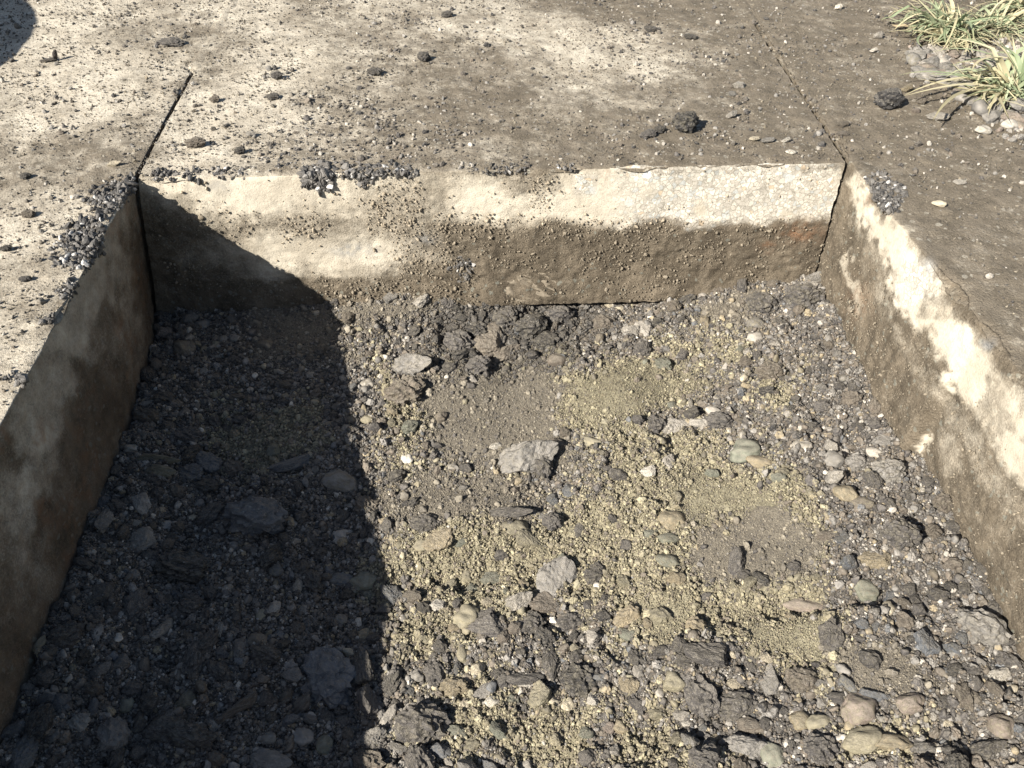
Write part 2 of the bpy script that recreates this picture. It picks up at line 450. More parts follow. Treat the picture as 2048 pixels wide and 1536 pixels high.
DRIFT = [[(1110, 790), (1200, 740), (1330, 725), (1400, 760), (1320, 815), (1250, 845), (1120, 830)],
         [(1330, 950), (1480, 960), (1560, 1000), (1600, 1060), (1480, 1040), (1370, 1040)],
         [(1270, 1200), (1380, 1200), (1400, 1270), (1310, 1290)], [(1490, 1230), (1650, 1250), (1640, 1330), (1500, 1300)]]
def drift_mask(px, py, x, y):         # wind-smoothed fine sand
    wx = fbm(x, y, 16, 4, 141) * 60; m = np.zeros_like(px)
    for p in DRIFT: m = np.maximum(m, polymask(px + wx, py - wx * .6, p, 30))
    return m
def bed_masks(x, y, z):
    px, py = proj(np.stack([x, y, z], -1))
    wx = fbm(x, y, 11, 5, 41, .62) * 120; wy = fbm(x, y, 11, 5, 77, .62) * 90
    sand = np.zeros_like(px); soil = np.zeros_like(px)
    for p in SAND: sand = np.maximum(sand, polymask(px + wx, py + wy, p, 60))
    for p in SOIL: soil = np.maximum(soil, polymask(px + wx * .6, py + wy * .6, p, 34))
    sand = np.clip(sand * 1.1 + .30 * sstep(700, 900, px) * sstep(1500, 1300, px) * sstep(640, 800, py) * sstep(-.3, .25, fbm(x, y, 40, 3, 14)), 0, 1)
    out = (px < -60) | (px > 2110) | (py > 1600)
    return np.where(out, .25, np.minimum(sand, 1 - .9 * soil)), np.where(out, .1, soil)

def bed_z(x, y, detail=True):
    x = np.asarray(x, float); y = np.asarray(y, float)
    z = bed_z0(x, y)
    z = z + .016 * fbm(x, y, 5.5, 3, 3)
    # the ledge where the smooth tan soil breaks off, the trodden disc, the low scarp below it
    g = lambda cx, cy, rx, ry: np.exp(-((x - cx) / rx) ** 2 - ((y - cy) / ry) ** 2)
    z = z + .018 * g(.50, -.46, .13, .05) + .016 * g(1.00, -.52, .17, .10) + .014 * g(.78, -.24, .12, .07)
    z = z - .030 * g(.52, -.545, .13, .03) - .018 * g(.60, -.14, .06, .05) - .030 * g(.78, -.80, .10, .04) + .014 * g(.80, -.73, .16, .04)
    z = z - .022 * g(1.04, -.665, .13, .02) - .02 * g(.62, -.84, .07, .04) - .02 * g(1.10, -.86, .06, .035)
    z = z + .022 * g(.42, .0, .16, .035) + .02 * g(1.08, .0, .10, .04) + 0 - .01 * g(.84, .0, .09, .02)
    if detail:
        z = z + .0120 * fbm(x, y, 30, 3, 9) + .0095 * fbm(x, y, 100, 3, 19)
    return z
def smooth_soil(x, y, so_):          # trodden soil is flatter
    return -(.0105 * fbm(x, y, 30, 3, 9) + .0086 * fbm(x, y, 100, 3, 19)) * np.clip(so_, 0, 1)

def on_bed(px, py):
    z = -.30
    for _ in range(6):
        p = at(px, py, 2, z); z = float(bed_z(np.array([p[0]]), np.array([p[1]]))[0])
    return np.array([p[0], p[1], z])

# stains of the slab tops: how pale the dusty concrete shows, sampled across the place
TX = [0, 128, 256, 384, 512, 640, 768, 896, 1024, 1152, 1280, 1408, 1536, 1664, 1792, 1920, 2048]
TY = [10, 70, 130, 190, 250, 310, 370, 440, 500, 560, 640, 740, 860]
TT = [[.8, .9, .75, .7, .85, .55, .7, .8, .6, .15, .08, .12, .12, .15, .15, .15, .15],
      [.9, .95, .55, .45, .85, .6, .45, .65, .78, .85, .6, .22, .2, .15, .15, .15, .15],
      [.9, .95, .9, .6, .85, .9, .5, .32, .5, .85, .8, .35, .15, .15, .15, .15, .15],
      [.85, .9, .8, .95, .9, .65, .5, .15, .2, .45, .45, .25, .08, .12, .12, .12, .1],
      [.75, .8, .6, .95, .8, .7, .3, .25, .25, .3, .2, .1, .05, .08, .1, .1, .1],
      [.5, .42, .4, .95, .65, .5, .3, .4, .3, .2, .1, .08, .05, .08, .1, .08, .08],
      [.5, .42, .4, .9, .6, .5, .3, .4, .3, .2, .1, .08, .05, .08, .08, .08, .08],
      [.8, .9, .8, .8, .6, .5, .3, .3, .3, .2, .1, .1, .1, .08, .1, .08, .08],
      [.9, .88, .8, .8, .6, .5, .3, .3, .3, .2, .1, .1, .1, .1, .1, .12, .12],
      [.7, .6, .6, .6, .6, .5, .3, .3, .3, .2, .1, .1, .1, .1, .1, .1, .14],
      [.62, .55, .5, .5, .5, .5, .3, .3, .3, .2, .1, .1, .1, .1, .1, .08, .08],
      [.85, .8, .7, .5, .5, .5, .3, .3, .3, .2, .1, .1, .1, .1, .1, .08, .08],
      [.85, .8, .7, .5, .5, .5, .3, .3, .3, .2, .1, .1, .1, .1, .1, .08, .08]]
def top_pale(x, y):
    px, py = proj(np.stack([x, y, np.zeros_like(x)], -1))
    px = px + fbm(x, y, 7, 3, 51) * 90; py = py + fbm(x, y, 7, 3, 61) * 40
    m = gridmask(px, py, TX, TY, TT)
    m = .06 + .84 * m + .30 * fbm(x, y, 26, 4, 57, .7) + .10 * fbm(x * .5, y * 2.2, 30, 3, 58)
    m = m - .28 * np.exp(-((px - 345) / 70) ** 2 - ((py - 165) / 22) ** 2)
    far = np.maximum(np.maximum(sstep(-.6, -.85, y), sstep(1.05, 1.4, y)), sstep(-.7, -1.0, x))
    return m * (1 - far) + far * (np.where(x > .6, .25, .62) + fbm(x, y, 3, 3, 5) * .6 + .25 * fbm(x, y, 26, 4, 57, .7))

BACK_X = [268, 384, 480, 576, 672, 768, 864, 960, 1056, 1152, 1248, 1344, 1440, 1536, 1632, 1728]
BACK_Y = [340, 352, 375, 405, 428, 442, 456, 470, 490, 520, 545, 562, 600]
BACK_T = [[.4, .4, .4, .5, .3, .3, .3, .4, .2, .3, .5, .6, .7, .8, .5, .2],
          [.6, .8, .8, .8, .8, .6, .5, .7, .3, .8, 1, 1, 1, 1, .9, .3],
          [.7, .9, .95, .95, .9, .6, .5, .95, .4, 1, 1, 1, 1, 1, 1, .5],
          [.3, .5, .95, .95, .8, .5, .45, .95, .7, 1, 1, 1, 1, 1, 1, .5],
          [.2, .3, .6, .5, .75, .5, .5, .8, .8, .95, 1, .9, 1, 1, .95, .4],
          [.15, .2, .5, .42, .4, .5, .4, .5, .5, .6, .8, .3, .6, .7, .4, .2],
          [.1, .15, .4, .4, .4, .5, .3, .15, .15, .1, .1, .05, .05, .05, .05, .05],
          [.1, .2, .45, .6, .55, .6, .3, .15, .08, .05, .05, .05, .05, .05, .05, .05],
          [.1, .3, .6, .9, .8, .75, .3, .12, .05, .05, .05, .08, .05, .05, .05, .05],
          [.1, .35, .5, .85, .9, .85, .3, .1, .05, .05, .08, .08, .05, .05, .05, .05],
          [.05, .1, .3, .6, .6, .5, .15, .1, .05, .05, .05, .05, .05, .05, .05, .05],
          [.1, .1, .2, .2, .2, .2, .1, .1, .05, .05, .05, .05, .05, .05, .05, .05],
          [.0] * 16]
RW_PALE = [[(1706, 333), (1722, 348), (1738, 385), (1746, 420), (1772, 428), (1800, 440), (1812, 470), (1850, 520), (1882, 550), (1884, 580), (1856, 585), (1842, 615), (1868, 634), (1915, 640), (1955, 690), (1990, 735), (1975, 812), (1925, 800), (1884, 737), (1862, 690), (1822, 640), (1792, 600), (1778, 545), (1768, 500), (1738, 470), (1716, 440), (1705, 400)],
           [(2060, 790), (2020, 836), (1984, 872), (2000, 920), (2030, 962), (2060, 975)],
           [(1985, 740), (2010, 755), (2060, 840), (2060, 870), (2000, 820)]]
LW_PTS = [(250, 420, .6), (290, 450, .25), (220, 500, .75), (262, 560, .5), (290, 600, .4), (200, 600, .75), (225, 640, .3), (268, 640, .55), (250, 700, .4), (150, 680, .85), (190, 740, .12), (240, 750, .25), (128, 780, .7), (170, 850, .08), (80, 800, .7), (90, 880, .8), (20, 880, .2), (130, 950, .25), (60, 960, .7), (30, 1020, .6), (100, 1040, .15), (60, 1120, .5), (10, 1120, .45), (30, 1200, .3), (150, 1100, .02), (0, 1300, .1), (200, 880, .03), (310, 560, .05), (310, 600, .05), (40, 860, .6), (0, 980, .6), (10, 1050, .5), (230, 820, .0)]

def idw(px, py, pts):
    num = 0; den = 0
    for x, y, v in pts:
        w = 1.0 / (((px - x) ** 2 + (py - y) ** 2) + 200) ** 1.6
        num = num + w * v; den = den + w
    return num / den

def slab(name, along, prof, make, attrs_fn, parent, wall_n):
    """a slab's top and cut face in one sheet, folded at its arris: rows run along the edge, columns from far on the top to the foot of the face"""
    S, T = np.meshgrid(along, np.arange(len(prof)), indexing='ij')
    a = np.array([p[0] for p in prof])[T]; b = np.array([p[1] for p in prof])[T]     # a: distance back from the edge on top, b: depth down the face
    xyz = make(S, a, b)
    at_ = attrs_fn(xyz, a, b)
    f = grid_faces(len(along), len(prof))
    o = mesh_obj(name, xyz.reshape(-1, 3), f, M_TOP, parent, {k: v.ravel() for k, v in at_.items()})
    o.data.materials.append(M_WALL)
    col_i = np.tile(np.arange(len(prof) - 1), len(along) - 1)
    o.data.polygons.foreach_set('material_index', (col_i >= len(prof) - 1 - wall_n).astype(np.int32))
    return o

def profile(top_far, dense, step, depth, wstep):
    ta = axis((0, dense, step), (dense, top_far, .06))[::-1]
    wb = axis((0, depth, wstep))[1:]
    # a few extra rows round the arris
    pr = [(t, 0.0) for t in ta if t > .004] + [(.0025, 0), (.001, 0), (0, 0), (0, .001), (0, .0025)] + [(0.0, w) for w in wb if w > .004]
    return pr, sum(1 for p in pr if p[1] > 0)

def arris(s, a, b, seed):
    c = .002 + .017 * np.clip(fbm(s, s * 0 + seed, 26, 4, seed) + .02, 0, 1) + .018 * np.clip(fbm(s, s * 0 + 3.3, 9, 3, seed + 2) - .22, 0, 1)
    drop = .75 * c * np.exp(-a / c); back = .75 * c * np.exp(-b / c)
    return np.where(b > 0, 0, drop) + np.where((a == 0) & (b == 0), 0, 0), np.where(a > 0, 0, back)

pavement = bpy.data.objects.new('pavement', None); COL.objects.link(pavement); tag(pavement, kind='structure')

def zero(x): return np.zeros_like(x)

def top_relief(x, y, a):
    m = sstep(.0, .02, a)
    return (.0022 * fbm(x, y, 16, 3, 81) + .0013 * fbm(x, y, 70, 3, 83)) * (.3 + .7 * m) + .0028 * (1 - np.clip(top_pale(x, y), 0, 1)) * m * (.5 + fbm(x, y, 30, 3, 4))

def face_relief(s, z, pale, seed):
    return .0022 * fbm(s, z, 22, 3, seed) + (.0030 * fbm(s, z, 110, 3, seed + 4) + .0016 * fbm(s, z, 260, 2, seed + 6)) * (1.25 - pale)

# left slab
prof, wn_ = profile(3.2, .72, .0042, .44, .0042)
ys = axis((-2.4, -1.1, .05), (-1.1, 1.0, .0042), (1.0, 3.0, .06))
def mk(S, a, b):
    drop, back = arris(S, a, b, 11)
    z = -b - drop; x = wall_left_x(S, z) - a - back
    x = x - .0013 * (S > 0)
    px, py = proj(np.stack([zero(S), S, z], -1))
    pl = np.clip(idw(px, py, LW_PTS), 0, 1)
    x = np.where(b > 0, x + face_relief(S, z, pl, 31) - .002, x)
    z = z + np.where(b > 0, 0, top_relief(x, S, a))
    return np.stack([x, S, z], -1)
def at_left(p, a, b):
    x, y, z = p[..., 0], p[..., 1], p[..., 2]
    px, py = proj(np.stack([zero(x), y, z], -1))
    w = np.clip(idw(px + fbm(y, z, 30, 3, 8) * 40, py + fbm(y, z, 18, 3, 9) * 70, LW_PTS), 0, 1)
    w = w * 1.05 - .12
    pale = np.where(b > 0, w, top_pale(x, y))
    return dict(pale=pale, aggregate=zero(x), rust_and_warm_light=np.where(b > 0, .22 + .5 * sstep(.1, .4, fbm(y, z, 14, 3, 71)), 0), grey=zero(x))  # even base paints warmer light onto this shaded face; noisy patches are stains
slab('concrete_slab', ys, prof, mk, at_left, pavement, wn_)

# slab behind the pit, its cut face towards the camera
prof, wn_ = profile(3.0, 1.0, .0042, .276, .0034)
xs = axis((.0, W, .0042))
JG = .0058; JGR = .0095
def mkc(S, a, b):
    drop, back = arris(S, a, b, 5)
    z = -b - drop
    u = S / W
    x = JG * (1 - u) + (W - JGR) * u - u ** 8 * .004 * np.abs(fbm(a - b, zero(a), 60, 3, 6))
    x = x + (1 - u) * wall_left_x(zero(S), z) + u * .004 * np.clip(-z / .2, 0, 1)
    px, py = proj(np.stack([x, zero(x), z], -1))
    pl = gridmask(px, py, BACK_X, BACK_Y, BACK_T)
    y = a + back
    y = np.where(b > 0, y - face_relief(x, z, pl, 61) * 1.1 - .0035 * (1 - pl) * sstep(.0, .1, b), y)
    y = y - .010 * sstep(.215, .276, b) * (b > 0)
    z = z + np.where(b > 0, 0, top_relief(x, y, a))
    return np.stack([x, y, z], -1)
def at_c(p, a, b):
    x, y, z = p[..., 0], p[..., 1], p[..., 2]
    px, py = proj(np.stack([x, zero(x), z], -1))
    qx = px + fbm(x, z, 16, 3, 8) * 60; qy = py + fbm(x, z, 16, 3, 9) * 16 + fbm(x, z, 50, 2, 19) * 8
    w = gridmask(qx, qy, BACK_X, BACK_Y, BACK_T)
    agg = sstep(1180, 1300, px) * sstep(1.0, .2, abs(0 * px)) * (1 - sstep(1660, 1700, px)) * sstep(-.05, .25, w)
    agg = np.maximum(agg, polymask(px, py, [(1150, 350), (1190, 350), (1190, 390), (1150, 390)], 10))
    rust_and_warm_light = np.maximum(np.exp(-((px - 1600) / 40) ** 2 - ((py - 462) / 18) ** 2), .7 * np.exp(-((px - 1535) / 16) ** 2 - ((py - 490) / 12) ** 2))
    rust_and_warm_light = np.maximum(rust_and_warm_light, .6 * np.exp(-((px - 1210) / 8) ** 2 - ((py - 345) / 20) ** 2))
    grey = np.maximum(np.exp(-((px - 705) / 45) ** 2 - ((py - 500) / 13) ** 2), .6 * np.exp(-((px - 435) / 30) ** 2 - ((py - 372) / 14) ** 2))
    grey = np.maximum(grey, .7 * np.exp(-((px - 850) / 25) ** 2 - ((py - 478) / 10) ** 2))
    top = b <= 0
    return dict(pale=np.where(top, top_pale(x, y), w), aggregate=np.where(top, 0, agg), rust_and_warm_light=np.where(top, 0, rust_and_warm_light * 1.3), grey=np.where(top, 0, grey))
oc = slab('concrete_slab', xs, prof, mkc, at_c, pavement, wn_)
# its two cheeks inside the saw-cut joints
for sx, xx in ((0, JG), (1, W - JGR)):
    yy = axis((0, .3, .02), (.3, 3, .3)); zz = np.linspace(-.003, -.276, 8)
    Y, Z = np.meshgrid(yy, zz, indexing='ij')
    X = xx + (wall_left_x(zero(Z), Z) if sx == 0 else .004 * np.clip(-Z / .2, 0, 1))
    mesh_obj('slab_cheek', np.stack([X, Y + .004, Z], -1).reshape(-1, 3), grid_faces(len(yy), len(zz)), M_WALL, oc,
             dict(pale=zero(X), aggregate=zero(X), rust_and_warm_light=zero(X), grey=zero(X)))

# right slab
prof, wn_ = profile(.78, .70, .0042, .44, .0042)
ys = axis((-2.4, -1.1, .05), (-1.1, 1.0, .0042), (1.0, 3.0, .06))
def mkr(S, a, b):
    drop, back = arris(S, a, b, 23)
    z = -b - drop * (.8 + 1.2 * sstep(-.05, -.4, S)); x = wall_right_x(S, z) + a + back * (1 + 1.6 * sstep(-.05, -.6, S))
    x = x - .002 * (S > 0)
    px, py = proj(np.stack([wall_right_x(S, z), S, z], -1))
    pl = zero(S)
    for q in RW_PALE: pl = np.maximum(pl, polymask(px, py, q, 8))
    x = np.where(b > 0, x - face_relief(S, z, pl, 91), x)
    z = z + np.where(b > 0, 0, top_relief(x, S, a))
    return np.stack([x, S, z], -1)
def at_r(p, a, b):
    x, y, z = p[..., 0], p[..., 1], p[..., 2]
    px, py = proj(p)
    qx = px + fbm(y, z, 34, 3, 8) * 26; qy = py + fbm(y, z, 34, 3, 9) * 26
    w = .12 + zero(x)
    for q in RW_PALE: w = np.maximum(w, polymask(qx + fbm(y, z, 90, 4, 18) * 26, qy + fbm(y, z, 90, 4, 29) * 26, q, 20))
    half = polymask(qx, qy, [(1700, 400), (1740, 470), (1775, 520), (1790, 640), (1860, 740), (1930, 810), (1990, 930), (2060, 1000), (2060, 1080), (1960, 960), (1860, 790), (1790, 690), (1740, 560), (1706, 480)], 20)
    w = np.maximum(w, .42 * half)
    w = np.maximum(w, .62 * polymask(qx, qy, [(1688, 505), (1702, 500), (1712, 560), (1724, 590), (1718, 640), (1704, 640), (1690, 590)], 6))
    w = np.maximum(w, 1.0 * polymask(qx, qy, [(1846, 872), (1860, 868), (1852, 905), (1838, 925), (1828, 905)], 4))
    w = np.maximum(w, .5 * polymask(qx, qy, [(1880, 850), (1920, 870), (1930, 960), (1890, 940)], 12))
    w = np.maximum(w, .62 * polymask(qx, qy, [(1704, 335), (1722, 345), (1750, 420), (1800, 430), (1890, 560), (1925, 640), (1990, 720), (2060, 790), (2060, 990), (2000, 940), (1960, 850), (1890, 740), (1800, 610), (1760, 500), (1712, 430)], 16))
    w = w * .86
    top = b <= 0
    agg = polymask(px, py, [(1790, 520), (1870, 520), (1880, 600), (1800, 610)], 25)
    grey = np.exp(-((px - 1855) / 14) ** 2 - ((py - 535) / 18) ** 2) + np.exp(-((px - 1975) / 16) ** 2 - ((py - 690) / 14) ** 2)
    rust_and_warm_light = np.exp(-((px - 1735) / 7) ** 2 - ((py - 405) / 16) ** 2) + .5 * np.exp(-((px - 1715) / 25) ** 2 - ((py - 600) / 40) ** 2)
    pt = np.maximum(top_pale(x, y), np.where(px < 2100, w - .12, 0) * (a < .06))
    return dict(pale=np.where(top, pt, w), aggregate=agg, rust_and_warm_light=rust_and_warm_light, grey=grey, clean=(px < 2100) * (a < .07) * sstep(.3, .6, w))
slab('concrete_slab', ys, prof, mkr, at_r, pavement, wn_)

# dirt that fills the saw-cut joints: sunk near the pit, level with the slabs farther back
def joint(x0, fade0, fade1, seed):
    yy = axis((.001, 1.2, .004), (1.2, 3, .1)); uu = np.array([-1, -.6, -.2, .2, .6, 1.0])
    Y, U = np.meshgrid(yy, uu, indexing='ij')
    open_ = 1 - sstep(fade0, fade1, Y + fbm(Y, zero(Y), 40, 3, seed) * .05)
    clog = sstep(.2, .32, fbm(Y, zero(Y) + seed, 30, 3, seed + 3))
    open_ = open_ * (1 - .85 * clog)
    wid = np.where(open_ > .5, .0052, .022)
    Z = -.035 * open_ + (1 - open_) * (.0020 - .0046 * U * U + .0024 * fbm(Y, U, 45, 3, seed))
    X = x0 + U * wid + .002 * fbm(Y, zero(Y), 25, 2, seed + 9)
    px, py = proj(np.stack([X, Y, Z], -1))
    pl = np.clip(top_pale(X, Y) - .25 * open_, 0, 1)
    return mesh_obj('joint_dirt', np.stack([X, Y, Z], -1).reshape(-1, 3), grid_faces(len(yy), len(uu)), M_TOP, pavement,
             dict(pale=pl, aggregate=zero(X), rust_and_warm_light=zero(X), grey=zero(X)))
joint(0.0015, .37, .44, 3)
joint(W - .004, .50, .66, 8)

# ------------------------------------------------------------------ pit bed
xs = axis((-.4, -.08, .04), (-.08, 1.33, .0028), (1.33, 1.6, .04)); ys = axis((-2.4, -1.15, .05), (-1.15, .06, .0028))
X, Y = np.meshgrid(xs, ys, indexing='ij'); Z = bed_z(X, Y)
sand, soil = bed_masks(X, Y, bed_z(X, Y, False))
qx_, qy_ = proj(np.stack([X, Y, Z], -1)); dr_ = drift_mask(qx_, qy_, X, Y)
sand = np.maximum(sand, dr_)
smoothm = np.maximum(soil, dr_)
Z = Z + smooth_soil(X, Y, smoothm)
bed = mesh_obj('pit_bed', np.stack([X, Y, Z], -1).reshape(-1, 3), grid_faces(len(xs), len(ys)), M_BED, None, dict(sand=sand.ravel(), soil=soil.ravel()))
tag(bed, kind='structure')

# far ground round the slabs (outside the frame) and the verge
def frame_sheet():
    v = [(-60, -60), (60, -60), (60, 60), (-60, 60), (-3.1, -2.35), (1.90, -2.35), (1.90, 2.95), (-3.1, 2.95)]
    v = [(x, y, -.02) for x, y in v]
    return mesh_obj('ground', v, [(0, 1, 5, 4), (1, 2, 6, 5), (2, 3, 7, 6), (3, 0, 4, 7)], M_SOIL)
tag(frame_sheet(), kind='structure')
xs = axis((1.30, 2.1, .005), (2.1, 4, .1)); ys = axis((-.2, 1.2, .005), (1.2, 3, .1))
X, Y = np.meshgrid(xs, ys, indexing='ij')
bx = 1.66 - .10 * sstep(.2, .7, Y) + .05 * fbm(X, Y, 9, 3, 15) + .25 * sstep(.35, .0, Y)
d = X - bx
Z = np.where(d > -.03, -.012 + .030 * sstep(-.04, .10, d) + .010 * fbm(X, Y, 12, 3, 2) * sstep(0, .1, d) + .005 * fbm(X, Y, 60, 3, 22), -.02)
Z = np.where(X > 1.95, Z * .5, Z)
tag(mesh_obj('verge_soil', np.stack([X, Y, Z], -1).reshape(-1, 3), grid_faces(len(xs), len(ys)), M_SOIL), kind='structure')
def verge_z(x, y):
    b = 1.66 - .10 * sstep(.2, .7, y) + .05 * fbm(x, y, 9, 3, 15) + .25 * sstep(.35, .0, y)
    d = x - b
    return np.maximum(0.001, -.012 + .030 * sstep(-.04, .10, d) + .010 * fbm(x, y, 12, 3, 2) * sstep(0, .1, d))

# ------------------------------------------------------------------ colours of stone
C = dict(dark=(.072, .066, .062), charcoal=(.034, .032, .031), grey=(.205, .193, .176), pale=(.37, .34, .295), white=(.55, .51, .44), cream=(.48, .42, .31),
         tan=(.27, .222, .145), olive=(.225, .201, .137), green=(.16, .165, .128), brown=(.125, .104, .082), pink=(.215, .175, .145), blue=(.100, .106, .114))
WORD = dict(dark='dark grey', charcoal='black', grey='grey', pale='pale grey', white='white', cream='cream', tan='tan', olive='olive', green='grey-green', brown='brown', pink='pinkish', blue='bluish grey')

used_labels = {}
def stone(p, rx, ry, rz, shape, colour, name, label, cat, group, ang=0.0, sub=3, tilt=.25, sink=.35):
    pools = {('angular', 3): ANG3, ('angular', 2): ANG2, ('lumpy', 3): LMP3, ('lumpy', 2): LMP2, ('round', 3): RND3, ('round', 2): RND2}
    me = random.choice(pools[(shape, sub)])
    o = bpy.data.objects.new(name, me); COL.objects.link(o)
    c = C[colour]; k = random.uniform(.88, 1.12)
    o.color = (c[0] * k, c[1] * k, c[2] * k, 1)
    o.scale = (rx, ry, rz)
    o.rotation_euler = (random.uniform(-tilt, tilt), random.uniform(-tilt, tilt), ang)
    o.location = (p[0], p[1], p[2] + rz * (.62 - sink))
    tag(o, label, cat, group)
    return o

placed = []      # x, y, radius of what already lies in the pit
def px_size(p, w):   # metres for w pixels at point p
    d = -((np.asarray(p) - CAM) @ MROT)[2]
    return w * d / F_PX

